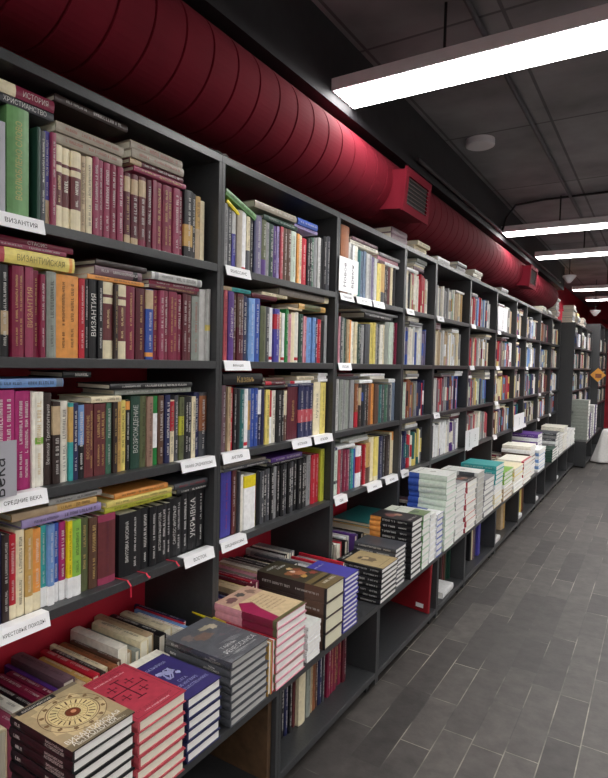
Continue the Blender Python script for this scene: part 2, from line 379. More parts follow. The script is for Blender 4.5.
def flats(bay, row, items, ox=0, oy=0, s=1., rnd=None, D=.14):
    """items bottom to top: (x left, x right, y mid, thickness px, colour, opts)"""
    for it in items:
        xl, xr, ym, tp, col = it[:5]; opt = it[5] if len(it) > 5 else ''
        ya = onX(ox+xl/s, oy+ym/s, SX).y; yb = onX(ox+xr/s, oy+ym/s, SX).y
        ya = max(ya, POST[bay]+.003); yb = min(yb, POST[bay+1]-.034)
        t = abs(onX(ox+xl/s, oy+ym/s, SX).z-onX(ox+xl/s, oy+(ym+tp)/s, SX).z); t = max(t, .006)*.96
        base = top_at(bay, row, ya, yb)+.0006
        roof = LEV[row-1]-TH-.002
        if base+t > roof: t = roof-base
        if t < .005: continue
        tilt = 0; ink = None; word = None; bands = []; desc = []
        for tk in opt.split():
            if tk[0] == 'B':
                r, cc = tk[1:].split('='); a, c = r.split('-'); bands.append((float(a), float(c), pc(cc))); desc = [f'{PAL[cc][1]} panel']
            elif tk[0] == 'T': word = tk[2:].replace('_', ' ')
            elif tk[0] == 'L': tilt = float(tk[1:])
            elif tk in INK: ink = tk
        dx = rnd.uniform(-.006, .006)
        spec(flat_M(SX+dx, ya, base+t, tilt), t, D, yb-ya, col, bands=bands, ink=ink, word=word, lines=1, soft=t < .012,
             place=('flat', bay, row), desc=desc, c=jit(pc(col), rnd))
R = random.Random(7)
# nearest bay, top shelf
place_row(0, 1, [(31, 112, 'gn', 'g T=ВОЗЛЮБЛЕНО_СЛОВО B0-.02=dg'), (37, 128, None), (41, 128, 'dg'), (46, 132, 'dk', 'w'), (51, 132, 'bv', 'w B0-.28=tn'), (56, 134, 'mp', 'w'),
 (62, 146, 'cr', 'g B.28-.68=mb B.76-.8=mb'), (71, 150, 'cr', 'w B.28-.68=mb B.76-.8=mb'), (81, 154, 'cr', 'w B.28-.68=mb B.76-.8=mb'), (87.5, 157, 'tn', 'd'), (94, 158, 'cr', 'd'),
 (100, 158, 'mp', 'w'), (104.6, 161, 'mp', 'w'), (111, 164, 'mp', 'w'), (117.6, 166, 'ma', 'w'), (123.8, 168.5, 'mp', 'w'), (125, 170, None), (131.2, 174, 'dm', 'g B0-.14=tn B.74-.95=tn'),
 (132.6, 175, None), (139.8, 176, 'dm', 'w B0-.12=tn B.72-.93=tn'), (147.4, 178.5, 'mb', 'w B0-.12=ma B.72-.95=tn'), (152.7, 181, 'dm', 'w'), (156.6, 181, 'ma'), (163.6, 184, 'ma', 'g'), (173.3, 188, 'ma', 'g 2'),
 (179.8, 190, 'mp', 'w'), (184.6, 191.5, 'ma', 'w'), (193, 192.5, 'bk', 'B.18-.5=oc w'), (196.6, 194.5, 'bk', 'w'), (201.7, 197.5, 'oc', 'd B0-.5=tn'), (206.8, 202, 'cr')], 8.5, 195, R)
flats(0, 1, [(-12, 55, 102, 9, 'dk', 'w T=ХРИСТИАНСТВО'), (-12, 55, 90, 14, 'ma', 'w T=ИСТОРИЯ B0-.4=cr')], rnd=R)
flats(0, 1, [(57.5, 124, 136, 11, 'ga', 'r'), (56.5, 124, 122, 11, 'ga', 'r'), (54, 127, 113, 8, 'db', 'w'), (57, 127, 106, 3, 'dm', 'w')], rnd=R)
flats(0, 1, [(135, 187, 168, 6, 'mp', 'g'), (130.5, 184, 158, 6, 'dm', 'w B0-.2=tn'), (131, 183, 147, 9.5, 'ga', 'r'), (132, 184, 137, 9.5, 'ga', 'r')], rnd=R)
# nearest bay, second shelf
place_row(0, 2, [(1.8, 264, 'bk', 'w'), (10.8, 265, 'bk', 'w B.24-.5=tn'), (13, 266, None), (24.8, 267, 'ma', 'g 2'), (25.7, 267, None), (34.4, 267.5, 'mp', 'g T=ВИЗАНТИЯ'), (40, 271, 'ma', 'g'), (45, 275, 'ma', 'w'), (47.4, 275, None),
 (57.5, 272.5, 'gy', 'd'), (80.5, 277, 'or', 'd 2'), (86.5, 279, 're', 'w'), (90, 279.5, 'bk', 'w'), (98.3, 280, 'bk', 'w T=ВИЗАНТИЯ'), (103.2, 281, 'bk', 'w'), (114.2, 283, 'cr', 'g B.24-.72=mb B.8-.84=mb'),
 (117.8, 285, 'db', 'g'), (127, 285.5, 'cr', 'g B.24-.72=mb B.8-.84=mb'), (136, 287.3, 'ma', 'g'), (137.5, 288, None), (146.8, 289, 'dm', 'g'), (154.2, 290, 'bl', 'w B.72-.99=tn B.04-.1=or'),
 (159.2, 290.5, 'ma', 'g'), (164, 291, 'mp', 'w'), (169.2, 291, 'ma', 'w'), (178, 292.3, 'ma', 'g 2'), (182.5, 295, 'ma', 'w'), (186.8, 294, 'dm', 'w'), (191, 295.5, 'mb', 'w'), (192.7, 296, None), (200.6, 297, 'gy', 'r'), (206.6, 290, 'pl', ''), (212, 290, 'pl', 'B.42-.5=ye')], -8, 320, R)
flats(0, 2, [(-12, 73.5, 257, 17, 'ye', 'd T=ВИЗАНТИЙСКАЯ B.93-.97=or B0-.16=rp'), (-12, 65, 250, 5, 'mp', 'w'), (-12, 74, 243, 7, 'ma', 'w T=СТАСИС')], rnd=R)
flats(0, 2, [(88.5, 145, 274, 5, 'or', 'd'), (95, 142, 264, 10, 'mv', 'w B.8-.9=bk'), (95, 146, 257, 6, 'db', 'd')], rnd=R)
flats(0, 2, [(149, 197, 284, 4, 'dm', 'g'), (151, 200.5, 279, 5, 'ma', 'w'), (151, 201, 271, 8, 'pl', 'd B.05-.12=gr B.9-.97=gr')], rnd=R)
# nearest bay, third shelf
place_row(0, 3, [(-6, 389, 'mg', 'w'), (16.3, 390, 'mg', 'w 2'), (31.7, 391, 'mg', 'w 2'), (35, 392, 'cw', ''), (45.5, 392, 'cw', 'g B.45-.52=lg'), (53.2, 393, 'db', 'w T=Великая_Триполитания'), (61, 402, 'db', 'w B.6-.95=tn'), (69.5, 401, 'cw', 'd'), (73.5, 403, 'te', 'B.5-.95=oc'),
 (79, 403, 'nb', 'w'), (85.8, 403.5, 'bk', 'w B.45-.98=lb'), (95.3, 404, 'mb', 'g 2 T=ВОССТАНОВЛЕНИЕ'), (107, 403.5, 'mb', 'g 2'), (112.8, 402.5, 'mgn', 'w'), (117.4, 402, 'db', 'g'), (121.7, 402, 'oc', 'd'), (127.6, 400.5, 'ye', 'd'),
 (131.6, 400, 'bk', 'w B.86-.98=or'), (141, 396, 'dg', 'w T=ВОЗРОЖДЕНИЕ'), (147.3, 396, 'ol', 'd'), (153.2, 396.5, 'tp', 'd'), (158.8, 396, 'gg', 'B.25-.75=wh'), (164.7, 395.5, 'br', 'w'), (170, 395, 'nb', 'w'), (175, 400, 'cr', 'd B.5-.98=re'),
 (179, 395.5, 'dk', 'w'), (183.8, 397, 'ol', 'd B.4-.7=yg'), (191.2, 396.5, 'bk', 'w 2'), (195.2, 396.5, 'cr', 'd'), (200.3, 392.5, 'nb', 'w'), (208, 392.5, 'dk', 'w B.4-.95=wo')], -20, 425, R)
flats(0, 3, [(-14, 63, 379, 10, 'lb', 'd B.9-.99=bg'), (62, 90, 396, 6.5, 'bk', 'w'), (91, 121, 396, 6.5, 'cr', 'd'), (116, 192, 389, 6, 'gy', 'w'), (109, 191, 383, 6, 'bk', 'w')], rnd=R)
# nearest bay, fourth shelf
place_row(0, 4, [(2, 533, 'nb', 'w'), (9.3, 534, 'db', 'w'), (16.6, 534, 're', 'w B0-.17=cr'), (25.6, 529, 'cr', 'd'), (33.7, 528.5, 'oc', 'w B0-.2=cr'), (42, 528, 'or', 'w B0-.22=cr'), (47.6, 525.5, 'te', 'w B0-.24=wh'), (54.2, 524, 'lb', 'w B0-.24=wh'),
 (60.5, 523, 'bl', 'w B0-.25=wh'), (67.3, 521.5, 'mg', 'w B0-.25=wh'), (72, 520.5, 'yy', 'd B0-.26=wh'), (81, 519, 'lg', 'd B0-.26=wh'), (90, 517.5, 'ol', 'g B0-.25=ol'), (98.4, 517, 'br', 'g'), (115.8, 512, 'mp', 'd B.1-.9=mb'), (119, 510, None),
 (140.5, 510, 'bk', 'w 2 T=ВИНТОВКА_МОСИНА'), (149.3, 507, 'bk', 'w'), (156.2, 506, 'bk', 'w'), (167, 504, 'bk', 'w 2 T=ИСТОРИЯ_РЫЦАРСТВА'), (171, 503, 'bk', 'w'), (182, 497, 'bk', 'w 2 T=САНТОС_ИНТЕРЬЕР'), (188.2, 493, 'bk', 'w'), (196.7, 490, 'bk', 'w T=УКРЫВКА'),
 (205.6, 488, 'bk', 'w'), (210.8, 486, 'bk', 'w'), (214.5, 485, 'bk', '')], -4, 570, R)
flats(0, 4, [(22, 101, 518, 9, 'li', 'd'), (12, 97, 506, 8, 'oc', 'd B0-.5=tn'), (50, 103, 495, 6, 'pl', 'd')], rnd=R)
flats(0, 4, [(105.5, 172, 499, 6, 'yg', 'd'), (106, 171, 492, 6, 'ye', 'd'), (115, 168, 486, 6, 'or', 'd'), (176, 212, 484, 5, 'bk', 'w'), (174, 209, 478, 6, 'dk', 'r')], rnd=R)
# second bay
F = dict(ox=200, oy=160, s=4.343); G = dict(ox=200, oy=280, s=4.343); Hh = dict(ox=200, oy=360, s=4.094)
place_row(1, 1, [(123, 190, 'gr', 'd'), (143, 195, 'dk', 'w'), (160, 218, 'bv', 'w B.6-.98=pl'), (183, 222, 'ga', ''), (205, 224, 'wh', 'B0-.08=re'), (220, 248, 'cr', 'd B0-.4=dk'), (235, 250, 'bk', 'w'), (245, 243, 'nb'), (272, 246, 'lp', 'w'), (292, 262, 'ol', 'w B.0-.3=pu'), (305, 272, 'gr', 'd'),
 (325, 282, 'dg', 'w'), (338, 288, 'pu', 'w'), (350, 290, 'li', 'd'), (362, 292, 'rp', 'w'), (378, 300, 'br', 'w'), (395, 305, 'br', 'w'), (420, 315, 'pg', 'd'), (430, 322, 'or', 'd'), (442, 330, 'cr', 'd'), (466, 345, 're', 'w'), (477, 342, 'bk', 'w'), (488, 343, 'bk', 'w'), (502, 340, 'mgn', 'w'), (515, 340, 'gr', ''),
 (527, 340, 'pl', 'd'), (536, 343, 'bk'), (552, 336, 'bk', 'w'), (568, 336, 'dk', 'w'), (588, 344, 'dk', '')], 106, 400, R, **F)
flats(1, 1, [(275, 422, 268, 22, 'dg', 'w'), (415, 515, 325, 14, 'li', 'd'), (237, 418, 222, 32, 'ga', 'w'), (424, 510, 292, 30, 'bl', 'w'), ], rnd=R, **F)
for (a_, b_, t_, c_, x_) in (((227.5, 199), (241, 214.5), .012, 'yy', SX+.002), ((226.5, 188), (256, 215), .022, 'gn', SX+.004)):
    p_, q_ = onX(*a_, SX), onX(*b_, SX); L_ = (q_-p_).length; tl = math.atan2(q_.z-p_.z, q_.y-p_.y)
    spec(flat_M(x_, max(p_.y, 1.448), p_.z, tl), t_, .14, L_, c_, ink='d' if c_ == 'gn' else None, lines=1, place=('flat', 1, 1), desc=[], c=pc(c_))
place_row(1, 2, [(123, 45, 'rp', 'd'), (148, 52, 'pu', 'w T=Джонатан'), (163, 60, 'br', 'w'), (190, 62, 'dm', 'w 2 B.5-.95=br'), (213, 72, 'nb', 'w'), (240, 82, 'lb', 'w'), (265, 82, 'bl', 'w'), (290, 115, 'ol', 'd'), (308, 118, 'dk', 'w'), (322, 122, 'wh', 'B.04-.1=re'), (345, 128, 'bv', 'w B.62-.9=re'), (358, 140, 'cr', 'd'),
 (370, 145, 'wh', 'B.04-.1=re'), (383, 128, 'gg', 'w'), (400, 150, 'pi', 'r'), (418, 142, 'cr', ''), (435, 140, 'cw', 'B.04-.1=re'), (452, 150, 'dg', 'w'), (460, 158, 'pi'), (470, 160, 'rp', 'w'), (490, 165, 'lb', 'd'), (503, 165, 'lb', 'd'), (515, 166, 'nb', 'w'), (530, 172, 're', 'w'), (545, 180, 'bk', ''), (557, 155, 'gr', '')], 106, 210, R, **G)
flats(1, 2, [(105, 225, 28, 18, 'te', 'd B0-.3=tn'), (225, 335, 60, 20, 'dm', ''), (270, 380, 98, 14, 'cr', 'd'), (380, 440, 108, 10, 'tn', ''), (430, 545, 125, 26, 'oc', 'd B.2-.8=ol'), (340, 555, 90, 30, 'ta', 'B.9-1=cr')], rnd=R, **G)
place_row(1, 3, [(113, 105, 'mv', 'w'), (126, 110, 'tn', 'd'), (140, 115, 're', 'w'), (152, 115, 'bk', 'w'), (165, 118, 'bk'), (183, 120, 'dt', 'w'), (200, 118, 'wh', 'B.04-.1=re'), (212, 118, 'bg', 'd B.3-.8=oc'), (225, 118, 'bl', 'w'), (240, 115, 'bl', 'w'), (257, 118, 'nb', 'w B.55-.98=wh'), (268, 120, 'nb', ''), (285, 122, 'ye', 'd'),
 (296, 125, 're', 'B0-.5=wh'), (313, 125, 'cw', 'd'), (333, 125, 'bk', 'w'), (345, 124, 'bk', 'w'), (360, 122, 'br', 'w B.5-.98=cr'), (402, 110, 'dm', 'g T=Европа'), (425, 108, 'nb', 'w B.3-.55=rp'), (445, 108, 'nb', 'w B.3-.55=rp'), (463, 108, 'nb', 'w B.3-.55=rp'), (490, 90, 'cr', 'd T=музыка'), (512, 92, 'ye', 'd')], 96, 230, R, **Hh)
flats(1, 3, [(100, 262, 48, 50, 'bk', 'g T=Казань'), (264, 350, 90, 16, 'bk', ''), (264, 345, 70, 16, 'dm', 'w B0-.3=re'), (268, 343, 54, 14, 'br', 'w'), (360, 465, 84, 12, 'nb', 'w'), (375, 460, 72, 12, 'wh', 'B0-.2=re'), (400, 470, 52, 18, 'cr', 'd'), (482, 546, 72, 12, 'wh', ''), (486, 548, 58, 12, 'wh', ''), (484, 546, 42, 12, 'wh', '')], rnd=R, **Hh)
place_row(1, 4, [(135, 455, 'bv', 'r'), (148, 450, 'mb', 'w'), (156, 450, 'br'), (163, 455, 'dk'), (180, 470, 'cw', ''), (226, 466, 'wh', 'B.78-1=yy'), (233, 466, 'yy', 'B.3-.8=re'), (245, 455, 'bk', ''), (262, 455, 'dk', 'w'), (275, 450, 'bk', 'w'), (290, 445, 'dk', 'w'), (304, 440, 'bk', 'w'), (315, 436, 'gr', 'd'), (330, 432, 'bk', 'w'), (345, 428, 'bk', 'w'), (358, 424, 'dk', 'w'),
 (372, 420, 'bk', 'w'), (385, 416, 'dk', 'w'), (400, 410, 'bk', 'w'), (412, 408, 'bk', 'w'), (425, 404, 'bk', 'w'), (440, 398, 'bk', 'w'), (457, 390, 'gr', 'd'), (473, 388, 're', 'w'), (490, 385, 're', 'w'), (505, 364, 'yg', 'd'), (523, 362, 'yg', 'd')], 92, 560, R, **Hh)
flats(1, 4, [(95, 275, 428, 14, 'dk', 'w'), (95, 270, 408, 14, 'ta', 'd'), (275, 430, 400, 12, 'bk', 'w'), (290, 415, 372, 20, 'pu', 'w')], rnd=R, **Hh)
# third bay
I = dict(ox=320, oy=200, s=4.677); J = dict(ox=320, oy=330, s=4.577)
place_row(2, 1, [(130, 125, 'wo', ''), (142, 200, 'pl', 'd'), (155, 205, 'gr', 'd'), (165, 212, 'wh', 'd'), (178, 218, 'cw', 'd'), (190, 235, 'dt', ''), (202, 240, 'bg', 'd'), (215, 242, 'bg', 'd'), (228, 252, 'pl', 'd'), (242, 258, 'gr', 'd'), (256, 268, 'lp', 'w'), (268, 275, 'pl', ''), (285, 300, 'ye', 'd'), (303, 303, 'oc', 'B0-.3=dk'), (313, 312, 'bk', 'w'), (322, 312, 'db', 'w'), (333, 316, 'mb', ''), (343, 320, 'cr', 'd'), (352, 320, 'bk', '')], 92, 410, R, **I)
flats(2, 1, [(275, 380, 310, 16, 'wh', 'B0-.3=mv'), (275, 370, 280, 18, 'pi', 'w'), (278, 380, 250, 16, 'gr', 'w'), (145, 275, 200, 20, 'cw', 'd'), (150, 270, 190, 16, 'mv', 'w')], rnd=R, **I)
place_row(2, 2, [(95, 545, 'pi', 'd'), (108, 548, 'dk', 'w'), (118, 552, 'gy'), (127, 556, 'dg', 'w'), (138, 560, 'tn', 'd'), (150, 562, 'or', ''), (163, 570, 'cw', 'd'), (175, 572, 'cr', 'd'), (190, 580, 'dg', 'w'), (200, 582, 'bk', 'w'), (212, 585, 'gr', 'w'), (235, 582, 'dk', ''), (250, 575, 'ye', 'd'), (262, 575, 'ye', 'd'), (272, 580, 'gr', 'w'), (285, 582, 'dk', 'w'), (298, 585, 'cw', 'd'), (310, 585, 'cr', 'd'), (328, 572, 'gy', ''), (345, 574, 'pg', ''), (355, 575, 'dm', 'w'), (362, 575, 'ma', 'w')], 86, 620, R, **I)
flats(2, 2, [(215, 345, 548, 28, 'bk', 'w'), (190, 385, 526, 12, 'gr', ''), (90, 200, 530, 18, 'dk', ''), (100, 190, 512, 12, 'db', '')], rnd=R, **I)
place_row(2, 3, [(88, 225, 'pl', 'd'), (105, 226, 'gy', 'd'), (122, 227, 'gr', 'd'), (138, 228, 'gy', ''), (156, 228, 'gr', ''), (163, 230, None), (178, 245, 'wo', 'w B0-.35=re'), (192, 245, 'db', 'w B.5-.9=tn'), (205, 248, 'bk', 'B.6-.8=bl'), (214, 250, 'dk', 'w'), (225, 250, 'db', 'w'), (237, 246, 'wo', 'd'), (250, 246, 'or', 'd'), (268, 248, 'br', ''), (282, 250, 'dt', 'w'), (296, 250, 'dk', 'w'), (310, 250, 'mgn', 'w'), (325, 250, 'dk', 'w'), (331, 245, 'cw'), (368, 240, 'bg', '')], 70, 330, R, **J)
flats(2, 3, [(75, 180, 208, 12, 'dk', ''), (80, 150, 196, 10, 'dm', ''), (182, 240, 218, 16, 'wh', ''), (235, 300, 218, 16, 'cw', ''), (320, 366, 216, 18, 'wh', ''), (185, 296, 202, 12, 'wh', '')], rnd=R, **J)
place_row(2, 4, [(85, 550, 'pg', 'd B.25-.32=dk'), (97, 548, 'rp', 'd'), (110, 548, 'mv', 'w'), (125, 547, 'ma', 'w'), (138, 546, 'mp', 'w'), (150, 545, 'dt', 'w'), (158, 545, 'te', 'w'), (165, 543, 'bl', 'w'), (188, 530, 'wh', 'B.35-.75=re'), (198, 532, 'dm', 'w'), (208, 525, 're', 'w'), (228, 515, 'oc', 'd B0-.4=br'), (248, 490, 'cr', ''), (265, 488, 'ye', 'B.0-.1=cr'), (285, 485, 'nb', 'w'), (300, 484, 'bk', 'w'), (318, 480, 'db', 'w'), (330, 470, 'cr', ''), (342, 465, 'or', 'B0-.8=cr')], 64, 620, R, **J)
flats(2, 4, [(70, 160, 536, 14, 'wh', 'B0-.1=nb'), (140, 225, 505, 16, 'pl', ''), (100, 220, 494, 14, 'gy', '')], rnd=R, **J)

# the rest of the long row: every shelf filled
FARPAL = ['cw', 'cr', 'pl', 'gr', 'gy', 'tn', 'dk', 'bk', 'wh', 'ta', 'pg', 'mv', 'ma', 're', 'bl', 'dt', 'ye', 'br', 'nb', 'rp', 'ol', 'lb', 'cw', 'pl', 'cr', 'gr', 'wo', 'lp']
def fill(bay, row, y0, y1, z, roof, seed, gap=.12, pal=FARPAL, x=SX, stacks=True, hmean=.205):
    r = random.Random(seed); y = y0+.003; end = y1-r.uniform(.02, gap); H0 = r.uniform(-.01, .012)+hmean
    tops = []
    run = None
    while y < end:
        T = r.uniform(.011, .03)
        if y+T > y1-.003: break
        if r.random() > .35 or run is None: run = r.choice(pal)
        H = min(H0+r.uniform(-.02, .018), roof-z-.01)
        bands = [(0.3, .7, pc(r.choice(pal)))] if r.random() < .25 else ([(0, .2, pc(r.choice(pal)))] if r.random() < .2 else [])
        spec(stand_M(x+r.uniform(-.008, .004), y, z+.0004), T-.0008, r.uniform(.12, .15), H, run, bands=bands, ink=r.choice(['w', 'd', 'w', None]) if run not in ('cw', 'cr', 'wh', 'pl', 'ye', 'pg') else r.choice(['d', 'r', None]),
             lines=1, place=('stand', bay, row), desc=[], c=jit(pc(run), r))
        tops.append((y, y+T, z+H)); y += T
    if stacks:
        for _ in range(r.choice([1, 2, 2, 3])):
            L = r.uniform(.15, .21); a = r.uniform(y0+.004, y1-L-.01)
            base = max([t for p, q, t in tops if q > a and p < a+L] or [z])+.0006
            for _ in range(r.randint(1, 4)):
                t = r.uniform(.008, .025)
                if base+t > roof-.003: break
                c = r.choice(['cw', 'wh', 'pl', 'gr', 'cr', 'dk', 'mv', 'dm', 'wh', 'gy'])
                o = r.uniform(-.008, .008); o = max(y0+.003-a, min(o, y1-.003-a-L))
                spec(flat_M(x+r.uniform(-.01, .006), a+o, base+t), t, .135, L, c, ink='d' if c in ('cw', 'wh', 'pl', 'cr') else 'w', lines=1, place=('flat', bay, row), desc=[], c=jit(pc(c), r))
                tops.append((a+o, a+o+L, base+t)); base += t+.0004
HINT = {(4, 1): ['cw', 'tn', 'gr', 'oc', 'dk', 'gn', 'cr', 'pl'], (3, 2): ['cw', 'pl', 'bl', 'bl', 'lp', 'wh'], (5, 1): ['bl', 'lb', 'cw', 'nb', 'gr', 're', 'pl'], (6, 1): ['wh', 'gr', 'dk', 'bl', 'tn', 'pl'], (4, 2): ['cr', 'gr', 'pi', 'tn', 'pl', 'wh'],
        (5, 2): ['mp', 'cr', 'tn', 'gr', 're', 'wh'], (3, 1): ['dk', 'cw', 'tn', 'cr', 're', 'pl'], (3, 4): ['re', 'dk', 'dt', 'cw', 'ye', 'nb'], (4, 4): ['cw', 'pu', 'lp', 'wh', 'cw', 'wh', 'dk', 'pl'], (5, 4): ['rp', 'cw', 'pl', 'gr']}
for bay in range(3, 11):
    for row in (1, 2, 3, 4):
        fill(bay, row, POST[bay]+.001, POST[bay+1]-.033, LEV[row], LEV[row-1]-TH, bay*10+row+100, gap=.14, pal=HINT.get((bay, row), FARPAL))
for (y0, y1) in ((8.66, 9.42), (9.43, 10.2), (10.21, 10.98)):
    for row, (z, rf) in enumerate([(1.66, 1.96), (1.36, 1.63), (1.05, 1.33), (.76, 1.02)]):
        fill(11, row+1, y0+.016, y1-.02, z, rf, int(y0*10)+row, x=.145)
for (y0, y1) in ((11.1, 11.9), (11.91, 12.7)):
    for row, (z, rf) in enumerate([(1.66, 2.05), (1.36, 1.63), (1.05, 1.33), (.76, 1.02)]):
        fill(12, row+1, y0+.016, y1-.02, z, rf, int(y0*10)+row+7, x=.255)

# ------------------------------------------------------------------ display stacks
def stack(pos, y0, y1, ztop, n, length, col, xf=.245, zb=DISP, jitter=.004, name='', rnd=None, cols=None, **k):
    rnd = rnd or random.Random(int(y0*1000)); t = (ztop-zb)/n
    for i in range(n):
        last = i == n-1
        o = 0 if last else rnd.uniform(-jitter, jitter); ang = 0 if last else rnd.uniform(-.012, .012)
        c = cols[i] if cols else col
        kk = dict(k)
        if not last: kk['art'] = None
        spec(stack_M(xf+(0 if last else rnd.uniform(-jitter*.8, 0)), y0+o, zb+i*t+.0003, ang), t-.0008, (y1-y0), length, c, end=True, topface=last,
             place=('stack', pos), order=(i, n), lines=1, desc=[], c=jit(pc(c), rnd, .03), **kk)
stack('pile with a golden zodiac wheel on its cover', .700, .858, .592, 9, .212, 'bk', art='astro', ink='w', word=('ВИЗАНТИЙСКАЯ', 'АСТРОЛОГИЯ'), xf=.25, page=PAGEW)
stack('pile with a dark cross on its pink cover', .868, 1.02, .562, 7, .222, 'rp', art='cross', page=PAGE, xf=.25)
stack('pile with a pale dragon on its violet cover', 1.031, 1.160, .528, 6, .215, 'nb', art='saga', page=PAGEW, xf=.243, c2='bv')
stack('grey shrink-wrapped pile right of the violet one', 1.200, 1.375, .548, 8, .245, 'dk', art='war', ink='w', word=('ТАЙНЫ', 'РЕНЕССАНСА'), page=lin((190, 190, 188)), xf=.245)
stack('pile with cream and crimson spines', 1.415, 1.588, .580, 8, .245, 'pi', art='rose', bands=[(0, .06, pc('ol')), (.06, .55, pc('ma'))], page=PAGEW, xf=.245)
stack('pile of thick brown volumes with a painted cover', 1.72, 1.855, .582, 4, .30, 'db', art='durer', ink='w', bands=[(0, .03, pc('bk')), (.03, .3, pc('br'))], page=lin((226, 222, 196)), xf=.245)
stack('small pile of thin white booklets', 1.615, 1.70, .482, 9, .15, 'wh', xf=.238, page=PAGEW, art='white', soft=True)
stack('pile of thin violet-edged books behind the thick brown volumes', 1.866, 1.985, .570, 12, .18, 'bv', xf=.24, page=PAGEW, art='plain')
stack('low pile with a pale portrait on its black cover', 2.18, 2.355, .512, 7, .215, 'bk', art='portrait', ink='w', bands=[(.0, .02, pc('bk'))], page=PAGEW, xf=.25)
stack('pile of black books between the portrait pile and the ochre-banded pile', 2.36, 2.49, .545, 9, .205, 'dk', ink='w', page=PAGEW, xf=.235)
stack('tall black pile with an ochre band on the spines', 2.515, 2.655, .636, 11, .215, 'bk', art='fight', ink='w', bands=[(.74, 1, pc('or'))], page=PAGEW, xf=.25)
stack('white and sage pile right of the black piles', 2.67, 2.775, .632, 8, .21, 'pg', bands=[(0, .1, pc('gn'))], page=PAGEW, xf=.247, art='sage')
stack('white pile beside the sage pile', 2.785, 2.875, .61, 8, .2, 'wh', page=PAGEW, art='white')
stack('blue-topped pile in front of the tall blue-and-white pile', 2.885, 2.99, .588, 7, .17, 'bl', bands=[(0, .5, pc('wh'))], page=PAGEW, art='plain')
stack('tallest pile, blue and white spines', 3.005, 3.19, .772, 12, .215, 'pg', bands=[(.72, 1, pc('bl'))], page=PAGEW, xf=.25, ink='w', art='white', jitter=.008)
stack('grey and white pile right of the tallest pile', 3.205, 3.40, .680, 9, .17, 'pl', bands=[(.1, .5, pc('gr'))], page=PAGEW, jitter=.008)
stack('pile with a dark cover above red-lettered spines', 3.42, 3.64, .668, 9, .12, 'cw', page=PAGEW, art='fight', bands=[(0, .25, pc('rp'))], jitter=.01)
stack('pale grey pile with dark picture spines', 3.655, 3.82, .688, 8, .245, 'pl', page=lin((205, 203, 196)), bands=[(.1, .5, pc('dk'))], art='white')
stack('grey lettered pile left of the teal spines', 3.835, 4.10, .612, 7, .12, 'gr', page=PAGEW, ink='d', jitter=.01)
stack('pile of teal books', 4.125, 4.37, .664, 9, .25, 'te', page=PAGEW, ink='w', cols=['cr', 'cr', 'cr', 'wh', 'wh', 'te', 'te', 'te', 'te'], jitter=.009)
stack('pile of lime green books', 4.39, 4.70, .578, 7, .16, 'lg', page=PAGEW, ink='w', cols=['tn', 'tn', 'tn', 'wh', 'lg', 'lg', 'lg'], xf=.245)
stack('pile with pale yellow covers behind the green one', 4.735, 5.10, .552, 6, .24, 'ye', page=PAGEW, ink='d', cols=['cw', 'wh', 'cw', 'cr', 'ye', 'cr'], jitter=.01)
stack('white pile with a pink spine', 5.13, 5.49, .56, 6, .22, 'cw', page=PAGEW, bands=[(0, .1, pc('rp'))], xf=.24)
stack('brown lettered pile with white books on top', 5.51, 5.80, .64, 8, .25, 'br', page=PAGEW, cols=['cw', 'cw', 'wh', 'br', 'br', 'br', 'wh', 'cw'], ink='w', jitter=.01, xf=.22)
stack('pale blue spined pile', 5.82, 6.20, .575, 7, .15, 'lb', page=PAGEW, cols=['wh', 'lb', 'wh', 'lb', 'wh', 'lb', 'wh'], jitter=.01)
stack('pile topped with purple books', 6.22, 6.50, .68, 8, .27, 'pu', page=PAGEW, cols=['wh', 'wh', 'lb', 'wh', 'cw', 'pu', 'wh', 'pu'], ink='w', xf=.16)
stack('low dark green spined pile in the distance', 6.52, 6.83, .50, 5, .18, 'dg', page=PAGEW, ink='w', xf=.26)
stack('grey pile far along', 6.855, 7.10, .64, 9, .25, 'gr', page=PAGEW, ink='w', cols=['pl', 'gr', 'wh', 'pl', 'gr', 'wh', 'dk', 'gr', 'dk'], jitter=.012)
stack('second grey pile far along', 7.12, 7.42, .60, 8, .22, 'pl', page=PAGEW, ink='d', jitter=.012)
stack('cream topped pile far along', 7.46, 7.78, .655, 9, .26, 'cw', page=PAGEW, ink='d', jitter=.012)
stack('white pile nearly at the end of the row', 7.80, 8.10, .60, 8, .22, 'wh', page=PAGEW, ink='d', jitter=.012)
stack('last white pile of the long row', 8.13, 8.52, .56, 7, .22, 'wh', page=PAGEW, ink='d', jitter=.012)
stack('big grey pile beside the white bag', 8.86, 9.10, .92, 12, .26, 'gy', xf=.36, page=PAGEW)
stack('lilac pile beyond the big grey one', 9.15, 9.35, .72, 11, .25, 'lp', xf=.37, page=PAGEW)
stack('pale pile beyond the lilac one', 9.5, 9.7, .82, 11, .25, 'pl', xf=.37, page=PAGEW)
stack('purple and white pile furthest along', 9.9, 10.1, .8, 10, .25, 'lp', xf=.37, page=PAGEW)
# two copies on edge between the grey and the crimson piles
for k, yy in enumerate((1.383, 1.403)):
    spec(Matrix.Translation((.03, yy, DISP+.0005)) @ basis((-1, 0, 0), (0, -1, 0), (0, 0, 1), (0, .018, 0)), .018, .21, .165, 'rp', place=('edge', 'on edge between the grey and the crimson piles, ' + ('left one', 'right one')[k]), desc=[], lines=1, c=pc('oc' if k == 0 else 're'), page=PAGEW)

y_ = 2.0
for c, T, ht in [('pl', .026, .165), ('gr', .024, .165), ('re', .012, .172), ('pl', .028, .165), ('gr', .02, .162), ('re', .012, .172), ('dk', .024, .16)]:
    spec(fore_M(.105, y_, DISP+ht), T-.001, ht-.0005, .22, c, ink='d' if c == 'pl' else None, soft=T < .016, lines=1, end=True, place=('frontup', 1), desc=[], c=pc(c)); y_ += T
